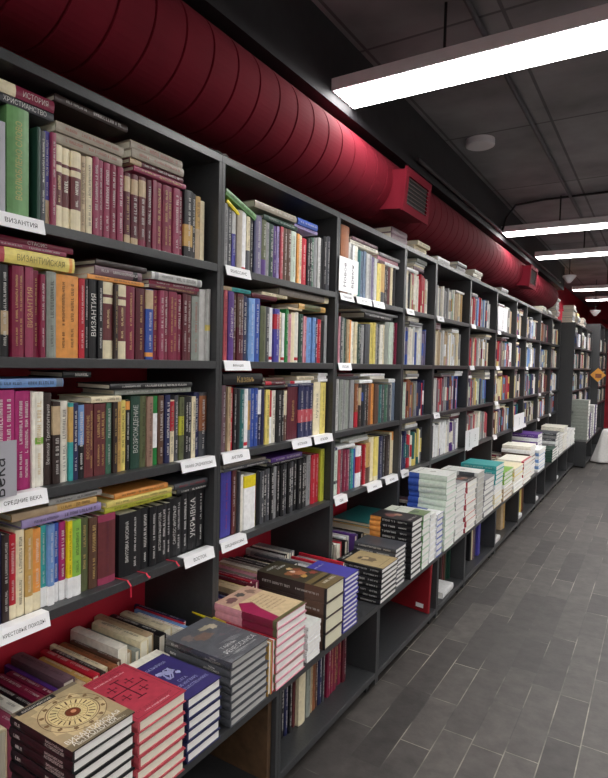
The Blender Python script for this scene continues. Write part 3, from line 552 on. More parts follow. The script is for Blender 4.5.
# ------------------------------------------------------------------ rows set spine up at the back of the display
def spine_up(bay, seq, y0, x0=-.06, pal=None, seed=1):
    r = random.Random(seed); y = y0
    for i, (c, T, ht, ink) in enumerate(seq):
        if c is None: y += T; continue
        ht += .03 if bay == 1 else .015
        if y+T > POST[bay+1]-.034: break
        xf = x0+r.uniform(-.015, .03)
        if bay == 0 and .86 < y+T and y < 1.22: xf = min(xf, -.04)
        for e in SPECS:
            if e['place'][0] in ('stack', 'edge', 'frontup'):
                ty = e['M'].translation.y; bx = e['M'].translation.x-(e['H'] if e['place'][0] != 'edge' else 0)
                if ty-.012 < y+T and ty+(e['D'] if e['place'][0] == 'stack' else (e['T'] if e['place'][0] == 'frontup' else .03))+(.012 if e['place'][0] != 'frontup' else 0) > y: xf = min(xf, bx-.004)
        spec(fore_M(xf, y, DISP+ht+.0005), T-.001, ht-.0005, min(r.uniform(.2, .235), xf-WALL_X-.005), c, ink=ink, soft=T < .016, lines=1, end=True, place=('up', bay), desc=[], c=jit(pc(c), r))
        y += T
spine_up(0, [('cr', .03, .14, 'd'), ('mp', .035, .14, 'w'), ('cw', .03, .145, 'd'), ('bk', .02, .145, 'w'), ('ma', .032, .15, 'w'), ('ma', .022, .15, 'w'), ('pu', .014, .148, None), (None, .006, 0, 0), ('mv', .036, .165, 'd'), ('tn', .02, .145, 'd'), ('oc', .02, .145, 'w'), ('re', .024, .15, 'w'), ('db', .02, .145, 'w'), ('cr', .018, .145, 'd'), ('wo', .024, .145, 'd'),
 ('br', .016, .15, 'w'), ('cw', .034, .175, None), ('tn', .018, .15, 'd'), ('gy', .02, .15, None), ('cr', .032, .17, 'd'), ('tn', .03, .17, 'd'), ('bk', .03, .165, 'w'), ('gr', .016, .15, 'd'), ('cr', .034, .16, 'd'), ('cw', .018, .155, 'r'), ('lb', .014, .155, 'd'), ('re', .012, .155, None), ('nb', .014, .155, 'w')], .71, seed=5, x0=-.05)
spine_up(1, [('ma', .026, .15, 'w'), ('mb', .024, .145, 'w'), ('mp', .024, .15, 'w'), ('nb', .03, .15, 'w'), ('db', .016, .15, None), ('tn', .045, .17, 'd'), ('ye', .022, .16, 'd'), ('dm', .03, .165, 'w'), ('re', .014, .165, 'w'), ('mp', .02, .165, 'w'), ('ta', .02, .165, 'd'), ('pi', .03, .165, 'r'), ('tn', .02, .165, 'd'), ('cw', .03, .165, 'd'), ('ta', .02, .165, 'w'),
 ('bk', .024, .165, 'w'), ('dk', .02, .165, 'w'), ('cr', .016, .16, 'd'), ('bk', .022, .165, 'w'), ('mv', .02, .16, 'd'), ('dk', .03, .165, 'w'), ('gr', .02, .16, 'w'), ('pl', .024, .16, 'd'), ('bk', .02, .16, 'w'), ('cw', .02, .16, 'd'), ('gr', .02, .16, 'd'), ('gr', .02, .16, 'd')], 1.455, seed=6, x0=-.04)
spine_up(2, [('pl', .03, .16, 'd'), ('re', .02, .165, 'w'), ('bk', .02, .165, 'w'), ('cw', .03, .16, 'd'), ('re', .016, .16, None), ('mb', .02, .16, 'w'), ('bk', .03, .16, 'w'), ('wh', .03, .165, 'r'), ('pl', .02, .165, 'd'), ('pu', .03, .17, 'w'), ('lp', .02, .165, 'd'), ('gr', .03, .16, 'd'), ('bk', .03, .16, 'w')], 2.225, seed=7, x0=-.03)
for bay in range(3, 11):
    r = random.Random(bay+50); seq = [(r.choice(['cw', 'gr', 'dk', 're', 'ma', 'tn', 'cr', 'mv', 'bk', 'pl']), r.uniform(.015, .03), r.uniform(.14, .17), 'w') for _ in range(40)]
    spine_up(bay, seq, POST[bay]+.005, seed=bay, x0=-.06)
# books standing between the back row and the front piles in the nearest and second bays, lying pale ones
for k, (y0, w, c, z) in enumerate([(1.00, .022, 'cw', .16), (1.024, .022, 're', .155), (1.048, .024, 'wh', .158), (1.075, .026, 'cw', .15)]):
    pass
# the yellow paper and large flat atlases
for k, (t, c, L, y_) in enumerate([(.04, 'gr', .27, .885), (.035, 'cw', .27, .89), (.03, 'wh', .26, .9), (.018, 'ma', .24, .915), (.024, 'cw', .26, .905)]):
    zt_ = DISP+.0006+sum(q[0] for q in [(.04,), (.035,), (.03,), (.018,), (.024,)][:k+1])
    spec(flat_M(.022, y_+.03, zt_), t-.0008, .055 if k < 5 else .1, L, c, ink='r' if c == 'wh' else None, lines=1, place=('mid', 'behind the pink and violet piles'), order=(k, 5), desc=[], c=pc(c), end=True)
def pile_big(y0, zb, items, bay):
    z = zb
    for i, (c, t, L, D, ink) in enumerate(items):
        spec(flat_M(.0+(.04 if i < 2 else .02), y0+.012*i, z+t), t-.0006, D, L, c, ink=ink, lines=1, place=('atlas', 'in the flat heap below the third bay'), order=(i, len(items)), desc=[], c=pc(c), end=True, topface=False)
        z += t
pile_big(2.56, DISP+.0005, [('cr', .03, .33, .27, 'd'), ('tn', .045, .33, .27, 'd'), ('gy', .04, .33, .26, 'd'), ('cr', .03, .32, .25, None), ('oc', .035, .32, .25, 'd'), ('dt', .018, .31, .25, None)], 2)

# ------------------------------------------------------------------ lower compartments
def low_row(bay, seq, y0, x=.16, seed=3):
    r = random.Random(seed); y = y0
    for c, T, H, ink, lean in seq:
        if c is None: y += T; continue
        if lean: y += abs(math.sin(lean))*H*(1 if lean > 0 else 0)
        spec(stand_M(x+r.uniform(-.008, .012), y, .0705 + (abs(math.sin(lean))*0), lean), T-.001, .135, H, c, ink=ink, lines=1, soft=T < .015, place=('low', bay), desc=[], c=jit(pc(c), r))
        y += T if not lean else T/math.cos(lean)
low_row(1, [('bk', .022, .21, 'w', 0), ('nb', .02, .215, 'w', 0), ('bk', .018, .215, 'w', 0), ('bk', .018, .22, 'w', 0), ('mb', .016, .22, 'd', 0), ('cr', .045, .225, None, 0), (None, .012, 0, 0, 0), ('gy', .03, .225, 'd', .0), ('tn', .02, .23, 'd', 0), ('wo', .02, .23, 'd', 0), ('br', .02, .23, 'w', 0), ('nb', .028, .225, 'w', 0), ('dk', .014, .22, 'w', 0), ('dm', .02, .23, 'w', 0),
 ('ma', .026, .235, 'w', 0), ('ma', .026, .235, 'g', 0), ('ma', .026, .24, 'g', 0), ('dm', .024, .24, 'g', 0), ('ma', .026, .245, 'g', 0), ('dm', .03, .25, 'w', 0)], 1.60, x=.15)
low_row(3, [('db', .025, .22, 'w', 0), ('mb', .02, .23, 'w', 0), ('br', .02, .23, 'w', 0), ('dk', .02, .22, 'w', 0), ('dg', .03, .23, None, 0), ('dg', .02, .23, None, 0)], 3.28, x=.15)
low_row(4, [('bk', .03, .22, 'w', 0), ('cr', .02, .23, 'w', 0), ('mv', .03, .24, 'd', 0), ('mb', .03, .24, 'w', 0), ('nb', .03, .23, 'g', 0), ('bv', .035, .24, 'g', 0), ('bv', .035, .24, 'g', 0)], 3.79, x=.18)
low_row(5, [('tn', .03, .22, 'w', 0), ('tn', .03, .23, 'd', 0), ('oc', .03, .24, 'd', 0)], 4.66, x=.18)
low_row(6, [('ye', .05, .22, None, 0), ('wo', .03, .23, 'w', 0), ('br', .03, .24, 'w', 0), ('mb', .03, .24, 'w', 0)], 5.32, x=.19)
for bay in (7, 8, 9, 10):
    low_row(bay, [(random.Random(bay*7+i).choice(['dk', 'br', 'mb', 'cw', 'nb', 'gr']), .03, .22, 'w', 0) for i in range(8)], POST[bay]+.05, x=.18)
low_row(0, [('bl', .03, .2, None, 0), ('oc', .05, .2, None, 0), ('db', .04, .2, 'w', 0), ('nb', .03, .21, None, 0), ('dk', .04, .2, None, 0)], 1.03, x=.02)

# books lying on top of the bookcases
def top_pile(y0, n, c, L=.2, x=.0, z=LEV[0], nm=''):
    r = random.Random(int(y0*100)); zz = z+.0005
    for i in range(n):
        t = r.uniform(.022, .038)*(.72 if n >= 3 and y0 < 8 else 1); cc = c if i == n-1 else r.choice(['pl', 'gr', 'cw', c])
        spec(flat_M(x+r.uniform(-.02, .01), y0+r.uniform(-.012, .012), zz+t), t-.0008, .14, L, cc, ink='d', lines=1, place=('top', nm), order=(i, n), desc=[], c=jit(pc(cc), r), end=True); zz += t
top_pile(2.78, 2, 'mv', .21, nm='above the third bay'); top_pile(3.12, 2, 'cr', .2, nm='above the fourth bay'); top_pile(3.52, 1, 'pl', .24, nm='above the fifth bay'); top_pile(3.86, 2, 'gr', .2, nm='above the fifth bay, further pile')
top_pile(4.3, 3, 'cw', .22, nm='above the sixth bay'); top_pile(5.1, 1, 'gr', .24, nm='above the seventh bay'); top_pile(7.15, 3, 'cw', .25, nm='above the tenth bay'); top_pile(7.5, 2, 'pl', .25, nm='above the tenth bay, further pile'); top_pile(8.15, 8, 'pl', .25, nm='above the last bay')
top_pile(8.72, 8, 'cw', .25, x=.14, z=1.99, nm='on the forward bookcase'); top_pile(9.2, 6, 'ye', .25, x=.14, z=1.99, nm='on the forward bookcase, further'); top_pile(10.0, 5, 'cw', .25, x=.14, z=1.99, nm='on the furthest forward bookcase')

# ------------------------------------------------------------------ cover pictures (local frame of a lying book: face y = T; reading direction -x... head at +z)
def cover_art(kind, T, D, H, lines_mb):
    """returns an MB lying on the face y = T. u = reading direction (-x local is away from the spine), v = up (+z)"""
    mb = MB()
    def P(u, v, l=.0003): return (-u*D, T+l, v*H)            # u: 0 at spine .. 1 at fore edge, v: 0 foot .. 1 head
    def rect(u0, v0, u1, v1, c, l=.0003): mb.add([P(u0, v0, l), P(u0, v1, l), P(u1, v1, l), P(u1, v0, l)], [(0, 1, 2, 3)], lin(c))
    def poly(pts, c, l=.0004): mb.add([P(u, v, l) for u, v in pts], [tuple(range(len(pts)))[::-1]], lin(c))
    def ring(u, v, r0, r1, c, l=.0004, n=40):
        vs = []; 
        for i in range(n):
            a = 2*math.pi*i/n
            for r in (r0, r1): vs.append((-(u*D+r*math.cos(a)), T+l, v*H+r*math.sin(a)))
        mb.add(vs, [(2*i, 2*i+1, (2*i+3) % (2*n), (2*i+2) % (2*n)) for i in range(n)], lin(c))
    def disc(u, v, r, c, l=.0004, n=28, ry=None):
        mb.add([(-(u*D+r*math.cos(2*math.pi*i/n)), T+l, v*H+(ry or r)*math.sin(2*math.pi*i/n)) for i in range(n)], [tuple(range(n))], lin(c))
    def blob(u, v, r, c, l, seed, ry=None, n=16):
        q = random.Random(seed); pts = []
        for i in range(n):
            k = q.uniform(.6, 1.1); pts.append((-(u*D+r*k*math.cos(2*math.pi*i/n)), T+l, v*H+(ry or r)*k*math.sin(2*math.pi*i/n)))
        mb.add(pts, [tuple(range(n))], lin(c))
    def text(s, u, v, h, w, c, l=.0007): put_text(mb, s, P(u, v, 0), (-1, 0, 0), (0, 0, 1), h, w, lin(c), lift=l)
    def scr(u, v, h, w, c, seed, l=.0007): scribble(mb, P(u, v, 0), (-1, 0, 0), (0, 0, 1), h, w, lin(c), random.Random(seed), lift=l)
    def line(u0, v0, u1, v1, w, c, l=.0006):
        a = Vector(P(u0, v0, l)); b2 = Vector(P(u1, v1, l)); d = (b2-a).normalized(); s = Vector((d.z, 0, -d.x))*w/2
        mb.add([a-s, a+s, b2+s, b2-s], [(0, 1, 2, 3)], lin(c))
    if kind == 'astro':
        rect(.0, .0, 1, 1, (176, 158, 122)); blob(.5, .52, .07, (206, 186, 142), .0004, 3, .1, 30); rect(0, 0, 1, .1, (120, 108, 84), .00045); rect(0, .93, 1, 1, (120, 108, 90), .00045)
        disc(.52, .52, .052, (222, 204, 150), .0005)
        for r0, r1 in ((.0695, .071), (.0545, .0565), (.050, .051), (.030, .031), (.0155, .017)): ring(.52, .52, r0, r1, (110, 82, 52), .0006)
        disc(.52, .52, .0155, (120, 62, 40), .0008); disc(.535, .525, .006, (210, 150, 110), .0009)
        for i in range(24):
            a = 2*math.pi*i/24; cu, cv = math.cos(a), math.sin(a)
            for q0, q1, ww, cc in ((.019, .029, .0012, (170, 130, 70)), (.0335, .047, .0034 if i % 2 else .0018, (92, 68, 44))):
                line(.52+q0*cu/D, .52+q0*sin_(a)/H, .52+q1*cu/D, .52+q1*sin_(a)/H, ww, cc)
            if i % 2 == 0: blob(.52+.0625*cu/D, .52+.0625*cv/H, .006, (128, 100, 66), .0006, i+9)
        rect(.05, .9, .62, .975, (30, 30, 32), .0006); text('ВИЗАНТИЙСКИЕ', .34, .937, .009, .07, (225, 220, 210), .0009)
        text('ВИЗАНТИЙСКАЯ', .47, .155, .0175, D*.84, (240, 238, 230)); text('АСТРОЛОГИЯ', .42, .085, .0175, D*.68, (240, 238, 230)); scr(.5, .04, .005, D*.75, (225, 220, 205), 4)
    elif kind == 'cross':
        rect(0, 0, 1, 1, (186, 62, 80)); c = (96, 26, 40)
        for a in ((.05, .04, .95, .04), (.95, .04, .95, .96), (.95, .96, .05, .96), (.05, .96, .05, .04)): line(*a, .0012, c)
        u, v = .5, .54; s = .05
        def potent(u, v, s, w):
            line(u-s/D, v, u+s/D, v, w, c); line(u, v-s/H, u, v+s/H, w, c)
            for du, dv in ((1, 0), (-1, 0)): line(u+du*s/D, v-s*.28/H, u+du*s/D, v+s*.28/H, w, c)
            for dv in (1, -1): line(u-s*.28/D, v+dv*s/H, u+s*.28/D, v+dv*s/H, w, c)
        potent(u, v, s, .004)
        for du in (-1, 1):
            for dv in (-1, 1): potent(u+du*.026/D, v+dv*.026/H, .0125, .0028)
        text('САРАЦИНЫ', .5, .9, .014, D*.66, (150, 40, 58)); scr(.5, .845, .005, D*.6, (232, 200, 200), 3); text('ОТ ЗАРОЖДЕНИЯ', .5, .13, .011, D*.74, (140, 36, 54)); scr(.5, .085, .004, D*.5, (236, 215, 215), 8)
    elif kind == 'saga':
        rect(0, 0, 1, 1, (58, 50, 110)); t = (168, 172, 214)
        text('Г.ГЛАЗЫРИНА', .45, .83, .0115, D*.66, t); pts = []
        q = random.Random(5); pu, pv = .36, .68
        for i in range(15):
            a = i*.75; nu, nv = .48+.17*math.cos(a)*(1-i*.02), .58+.115*math.sin(a*1.3); line(pu, pv, nu, nv, .0042, t); pu, pv = nu, nv
        blob(.5, .6, .014, t, .0005, 2); blob(.34, .66, .011, t, .0005, 6); blob(.64, .52, .01, t, .0005, 7)
        text('САГА', .5, .36, .0115, .03, t); text('ОБ ИНГВАРЕ', .5, .27, .0115, D*.52, t); text('ПУТЕШЕСТВЕННИКЕ', .5, .18, .0115, D*.82, t)
    elif kind == 'war':
        rect(0, 0, 1, 1, (104, 106, 112)); rect(0, .1, 1, .2, (92, 94, 100), .00035)
        blob(.42, .66, .035, (136, 112, 100), .0004, 4, .03); blob(.66, .8, .03, (196, 184, 158), .0005, 8, .014); blob(.78, .76, .018, (208, 196, 170), .0006, 3); blob(.2, .78, .022, (138, 124, 120), .0005, 1)
        text('ТАЙНЫ', .42, .3, .017, D*.36, (235, 235, 235)); text('РЕНЕССАНСА', .56, .19, .019, D*.76, (240, 240, 240)); scr(.55, .11, .006, D*.6, (220, 220, 220), 2)
    elif kind == 'rose':
        rect(0, 0, 1, 1, (214, 190, 150)); rect(0, .0, 1, .06, (96, 92, 56), .0004); rect(.0, .72, 1, 1, (196, 160, 140), .0004)
        poly([(0, .06), (.0, .55), (.22, .72), (.42, .6), (.3, .4), (.2, .06)], (160, 34, 80), .0005)
        blob(.25, .85, .026, (120, 84, 84), .0006, 5, .02); blob(.55, .88, .022, (90, 84, 80), .0006, 9, .018); blob(.8, .84, .02, (140, 110, 96), .0006, 10)
        for i in range(6): scr(.62, .62-.07*i, .005, D*.5, (150, 108, 96), i)
    elif kind == 'durer':
        rect(0, 0, 1, 1, (66, 60, 46)); rect(0, 0, 1, .3, (112, 96, 62), .0004); rect(0, .18, 1, .22, (40, 34, 24), .0005)
        text('АЛЬБРЕХТ', .4, .9, .015, D*.5, (220, 224, 220)); text('ДЮРЕР', .6, .82, .014, D*.45, (220, 224, 220))
        for i, (u, v, r, c) in enumerate([(.35, .6, .024, (150, 98, 64)), (.55, .52, .03, (170, 108, 76)), (.7, .62, .02, (128, 72, 52)), (.4, .42, .016, (190, 150, 80)), (.25, .5, .02, (96, 60, 46)), (.62, .7, .014, (200, 170, 120)), (.5, .62, .012, (220, 190, 170)), (.8, .4, .018, (140, 70, 60))]): blob(u, v, r, c, .0005+i*.00003, i+20)
        scr(.6, .12, .012, D*.6, (225, 222, 210), 5)
    elif kind == 'portrait':
        rect(0, 0, 1, 1, (24, 24, 26)); rect(.08, .0, 1, .86, (176, 156, 116), .0004); blob(.5, .5, .035, (112, 96, 72), .0005, 3, .045); blob(.52, .56, .018, (200, 180, 140), .0006, 4, .024); blob(.46, .66, .02, (70, 58, 46), .0007, 8, .012)
        scr(.4, .93, .009, D*.5, (230, 230, 225), 5); line(.2, .13, .9, .13, .002, (90, 72, 50))
    elif kind == 'fight':
        rect(0, 0, 1, 1, (34, 28, 30)); blob(.4, .6, .03, (130, 78, 70), .0005, 2); blob(.6, .5, .024, (170, 130, 110), .0006, 3); blob(.55, .72, .02, (86, 62, 66), .0005, 4); scr(.5, .12, .012, D*.7, (210, 205, 200), 5)
    elif kind == 'sage':
        rect(0, 0, 1, 1, (206, 210, 198)); rect(0, 0, 1, .4, (122, 140, 100), .0004); blob(.5, .3, .03, (90, 104, 80), .0005, 4); scr(.5, .75, .01, D*.7, (70, 70, 70), 5)
    elif kind == 'white':
        rect(0, 0, 1, 1, (228, 230, 226)); blob(.5, .5, .022, (180, 178, 175), .0004, 4); scr(.5, .85, .008, D*.7, (110, 110, 120), 5)
    else:
        scr(.5, .8, .008, D*.6, (205, 205, 215), 5)
    return mb
def sin_(a): return math.sin(a)

# ------------------------------------------------------------------ turn the descriptions into books
ORD = ['first', 'second', 'third', 'fourth', 'fifth', 'sixth', 'seventh', 'eighth', 'ninth', 'tenth', 'eleventh', 'twelfth', 'thirteenth', 'fourteenth', 'fifteenth', 'sixteenth', 'seventeenth', 'eighteenth', 'nineteenth', 'twentieth', 'twenty-first', 'twenty-second', 'twenty-third', 'twenty-fourth', 'twenty-fifth', 'twenty-sixth', 'twenty-seventh', 'twenty-eighth', 'twenty-ninth', 'thirtieth']
fam = {}
for d in SPECS: fam.setdefault(d['place'], []).append(d)
INDIV = 320
thr = sorted((d['area'] for d in SPECS), reverse=True)[INDIV]
for pl, ds in fam.items():
    kind = pl[0]
    if kind in ('stand', 'up', 'low', 'flat', 'frontup'):
        for d in ds:
            same = [e for e in ds if e['col'] == d['col']]
            if kind != 'flat': same.sort(key=lambda e: e['M'].translation.y)
            k = same.index(d); cn = PAL[d['col']][1]; many = len(same) > 1
            ink = INK[d['ink']][1]+' lettering' if d['ink'] else 'a plain spine'
            if d['desc']: ink = f"a {d['desc'][0]}"
            if kind == 'stand':
                where = f"{ROWN[pl[2]]}, {BAYN[pl[1]] if pl[1] < 11 else 'forward bookcase'}"
                d['label'] = f"{cn} book with {ink}, " + (f"{ORD[k]} such from left, " if many else 'the only such, ') + where
                d['group'] = f"books standing on the {where}"
            elif kind == 'flat':
                where = f"{ROWN[pl[2]]}, {BAYN[pl[1]] if pl[1] < 11 else 'forward bookcase'}"
                d['label'] = f"{cn} book lying flat on the standing books" + (f", {ORD[k]} such from left and below, " if many else ', ') + where
                if many:
                    same2 = sorted(same, key=lambda e: (round(e['M'].translation.y, 1), e['M'].translation.z)); k = same2.index(d)
                    d['label'] = f"{cn} book lying on standing books, {ORD[k]} {cn} from left, {where}"
                d['group'] = f"books lying across the {where}"
            elif kind == 'frontup':
                d['label'] = f"{cn} book on edge left of the pale portrait pile, " + (f"{ORD[k]} such from left" if many else 'spine up'); d['group'] = 'books on edge left of the portrait pile'
            elif kind == 'up':
                d['label'] = f"{cn} book set spine up behind piles, " + (f"{ORD[k]} such from left, " if many else '') + f"below the {BAYN[pl[1]]}"
                d['group'] = f"spine-up books below the {BAYN[pl[1]]}"
            else:
                d['label'] = f"{cn} book standing at floor level" + (f", {ORD[k]} such from left, " if many else ', ') + f"below the {BAYN[pl[1]]}"
                d['group'] = f"books at floor level below the {BAYN[pl[1]]}"
    elif kind == 'edge':
        for d in ds: d['label'] = f"book {pl[1]}"; d['group'] = 'books on edge between two piles'
    else:
        for d in ds:
            i, n = d['order']; pos = 'topmost' if i == n-1 else ('bottom one' if i == 0 else ORD[n-1-i]+' from top')
            d['label'] = f"book {pos} in the {pl[1]}" if kind == 'stack' else f"{PAL[d['col']][1]} book, {pos}, {pl[1]}"
            d['group'] = f"books in the {pl[1]}" if kind == 'stack' else f"books lying {pl[1]}"

far = MB(); farp = MB(); nind = 0; wrong = 0
names = {'frontup': 'book', 'stand': 'book', 'flat': 'book', 'up': 'book', 'low': 'book', 'stack': 'book', 'edge': 'book', 'atlas': 'book', 'top': 'book', 'mid': 'book'}
rr = random.Random(99)
for d in SPECS:
    T, D, H = d['T'], d['D'], d['H']
    if T <= 0.003: continue
    ind = d['area'] > thr
    cm, pg, tb = cover_mb(T, D, H, d['c'], d['bands'], d['soft'], arc=3 if ind else 1)
    pg.c = [d['page']]*len(pg.c)
    lt = MB()
    if d['ink'] and (ind or d['area'] > 60):
        ic = lin(INK[d['ink']][0]); kk_ = .85 if d['col'] in ('bk', 'dk', 'mg', 'nb') else .66; ic = tuple(kk_*a+(1-kk_)*e for a, e in zip(ic, d['c']))
        ln = d.get('lines', 1); h = min(T*.58/ln, .0125)
        lo, hi = .1, .92
        if d['bands']:    # keep the lettering on the main field
            bs = sorted(d['bands'], key=lambda b: b[0])
            if len(bs) == 2 and bs[0][1]-bs[0][0] > .3: lo, hi = bs[0][0]+.03, bs[0][1]-.03
            elif bs[0][0] < .06: lo = bs[0][1]+.03
            if bs[-1][1] > .9 and bs[-1][0] > .5: hi = bs[-1][0]-.03
        L = (hi-lo)*H
        if d['place'][0] == 'stack' and d['word']:
            for q, ww in ((1, d['word'][0] if len(d['word']) > 1 and isinstance(d['word'], tuple) else d['word']), (0, d['word'][-1] if isinstance(d['word'], tuple) else None)):
                if ww: put_text(lt, ww, (0, T*(.68 if q else .32), H*.27), (0, 0, -1), (0, 1, 0), T*.27, H*.42, ic, lift=.0006)
            scribble(lt, (0, T*.55, H*.86), (0, 0, -1), (0, 1, 0), T*.3, H*.1, ic, rr, lift=.0006); ln = 0
        for q in range(ln):
            yc = T*(.5+(q-(ln-1)/2)*.38)
            if d['word'] and ind and q == 0:
                s = min(1, L*.75/max(.01, textmesh(d['word'])[2]*h))
                put_text(lt, d['word'], (0, yc, H*lo+L*.55), (0, 0, 1), (0, -1, 0), min(T*.62/ln, .022), L*.8, ic, lift=.0006)
            else:
                w1 = L*rr.uniform(.45, .7); w2 = L-w1-.012
                scribble(lt, (0, yc, H*hi-w1/2-.002), (0, 0, 1), (0, -1, 0), h*rr.uniform(.5, .8), w1, ic, rr, lift=.0006)
                if w2 > .02: scribble(lt, (0, yc, H*lo+w2/2), (0, 0, 1), (0, -1, 0), h*.55, w2*.8, ic, rr, lift=.0006)
    art = cover_art(d['art'], T, D, H, None) if d['art'] and d.get('order', (0, 1))[0] == d['order'][1]-1 else None
    if ind:
        o = cm.build('book', M_COVER); o.matrix_world = d['M']; tag(o, d['label'], 'book', d['group']); nind += 1
        pg.build('page_block', M_PAPER, o)
        if lt.f: lt.build('spine_lettering', M_COVER, o)
        if art: art.build('cover_picture', M_COVER, o)
        if d['art'] == 'war' and art:
            q = random.Random(4); wb = MB(); nx, nz = 9, 13; e = .0015
            ring_ = [(-D-e, T+e), (-D*.66, T+e), (-D*.33, T+e), (e, T+e), (e*3, T*.5), (e, -.0003), (-D-e, -.0003), (-D-e*2, T*.5)]
            vs = [(x+q.uniform(-.0008, .0008), y+abs(q.gauss(0, .0011))*(1 if y > T*.3 else 0), H*(-.012+1.024*k/nz)) for k in range(nz+1) for x, y in ring_]
            m_ = len(ring_); fs = [(k*m_+i, k*m_+(i+1) % m_, (k+1)*m_+(i+1) % m_, (k+1)*m_+i) for k in range(nz) for i in range(m_)]+[tuple(range(m_))[::-1], tuple(range(nz*m_, nz*m_+m_))]
            wb.add(vs, fs); w_ = wb.build('shrink_wrap', M_WRAP, o); w_['label'] = 'clear shrink wrap'
    else:
        far.merge(cm, d['M']); pg.m = [1]*len(pg.m); far.merge(pg, d['M'])
        if lt.f: far.merge(lt, d['M'])
        if art: far.merge(art, d['M'])
o = far.build('distant_books', [M_COVER, M_PAPER]); tag(o, 'hundreds of smaller books filling the further shelves, piles and corners of the long row', 'books', None, 'stuff')
print('books', len(SPECS), 'individual', nind, 'thr', thr)

# ------------------------------------------------------------------ shelf labels and signs
LBL = 0
def shelf_label(y0, y1, z, txt, label, xf=0., grp='white subject labels on shelf edges'):
    h = .036; b = MB()
    b.v = []; pr = [(xf+.0008, z+.0012), (xf+.004, z+.003), (xf+.022, z-.008-h*.75), (xf+.019, z-.011-h*.75), (xf+.0008, z-.004)]
    pr = [(xf-.024, z+.0004), (xf-.024, z+.0020), (xf+.004, z+.0026), (xf+.012, z-.030), (xf+.0100, z-.030), (xf+.0015, z+.0004)]
    n = len(pr); vs = [(x, y, zz) for y in (y0, y1) for x, zz in pr]
    b.add(vs, [(i, (i+1) % n, n+(i+1) % n, n+i) for i in range(n)]+[(0, 1, 2, 5)[::1], (2, 3, 4, 5), (n+5, n+2, n+1, n), (n+5, n+4, n+3, n+2)])
    o = b.build('shelf_label', M_WHITE); tag(o, label, 'shelf label', grp)
    if txt:
        t = MB(); V = Vector((-.008, 0, .0406)).normalized(); O = Vector((xf+.0082, (y0+y1)/2, z-.014))
        put_text(t, txt, O, (0, 1, 0), V, .0105, (y1-y0)*.8, (1, 1, 1, 1), lift=.0006); t.build('label_lettering', M_INK, o)
def py(x, y): return onX(x, y, .005).y
shelf_label(.69, py(44, 225), LEV[1], 'ВИЗАНТИЯ', 'white label reading Византия on top shelf edge, nearest bay, leftmost')
shelf_label(.69, py(47, 495), LEV[3], 'СРЕДНИЕ ВЕКА', 'white label reading Средние века on third shelf edge, nearest bay')
shelf_label(py(181, 470), 1.400, LEV[3], 'РАННЕЕ СРЕДНЕВЕКОВЬЕ', 'white label with long caption, right end of third shelf, nearest bay')
shelf_label(.69, py(49, 625), LEV[4], 'КРЕСТОВЫЕ ПОХОДЫ', 'white label reading Крестовые походы on fourth shelf edge, nearest bay')
shelf_label(py(184, 565), 1.400, LEV[4], 'ВОСТОК', 'white label at right end of fourth shelf, nearest bay')
shelf_label(1.437, py(250, 273), LEV[1], 'РЕНЕССАНС', 'white label at left end of top shelf, second bay')
shelf_label(1.437, py(250, 365), LEV[2], 'ФРАНЦИЯ', 'white label reading Франция at left end of second shelf, second bay')
shelf_label(1.437, py(249, 455), LEV[3], 'АНГЛИЯ', 'white label reading Англия at left end of third shelf, second bay')
shelf_label(py(292, 442), py(311, 440), LEV[3], 'ИСПАНИЯ', 'white label in the right half of third shelf, second bay')
shelf_label(py(314, 438), 2.168, LEV[3], 'ИТАЛИЯ', 'white label at far right end of third shelf, second bay')
shelf_label(1.437, py(246, 545), LEV[4], 'СРЕДНЕВЕКОВЬЕ', 'white label at left end of fourth shelf above the piles, second bay')
for (a, c, row, t, l) in [(339, 353, 1, 'ГЕРМАНИЯ', 'white label below the sign, left end of top shelf, third bay'), (356, 371, 1, 'АВСТРИЯ', 'white label in the middle of top shelf, third bay'), (373, 384, 1, 'ШВЕЦИЯ', 'white label right of middle on top shelf, third bay'), (336, 351, 2, 'РОССИЯ', 'white label at left end of second shelf, third bay'),
        (333, 347, 4, 'США', 'white label at left end of fourth shelf, third bay'), (367, 381, 4, 'КИТАЙ', 'white label in the middle of fourth shelf, third bay'), (385, 397, 4, 'ЯПОНИЯ', 'white label at right end of fourth shelf, third bay'),
        (405.5, 414, 1, 'ИНДИЯ', 'white label at left end of top shelf, narrow fourth bay'), (399.5, 408, 4, 'АФРИКА', 'white label at left end of fourth shelf, narrow fourth bay'), (437, 444, 1, 'ИРАН', 'white label at left end of top shelf, fifth bay'), (432, 439, 3, 'ЕГИПЕТ', 'white label at left end of third shelf, fifth bay')]:
    ym = {1: 310, 2: 366, 3: 425, 4: 490}[row]; ya = py(a, ym); yb = py(c, ym)
    for k in range(3, 6):
        pass
    i = max(j for j in range(11) if POST[j] < ya+.03); ya = max(ya, POST[i]+.003); yb = min(yb, POST[i+1]-.034)
    shelf_label(ya, yb, LEV[row], t, l)
# far labels, no caption can be read
farlab = [(5, 1), (5, 2), (6, 1), (6, 2), (6, 3), (7, 1), (7, 4), (8, 2), (9, 2), (9, 3), (9, 4), (10, 3), (10, 4), (8, 4), (6, 4), (5, 4)]
for i, row in farlab: shelf_label(POST[i]+.004, POST[i]+.12, LEV[row], None, f'small white label at left end of {ROWN[row]}, {BAYN[i]}')

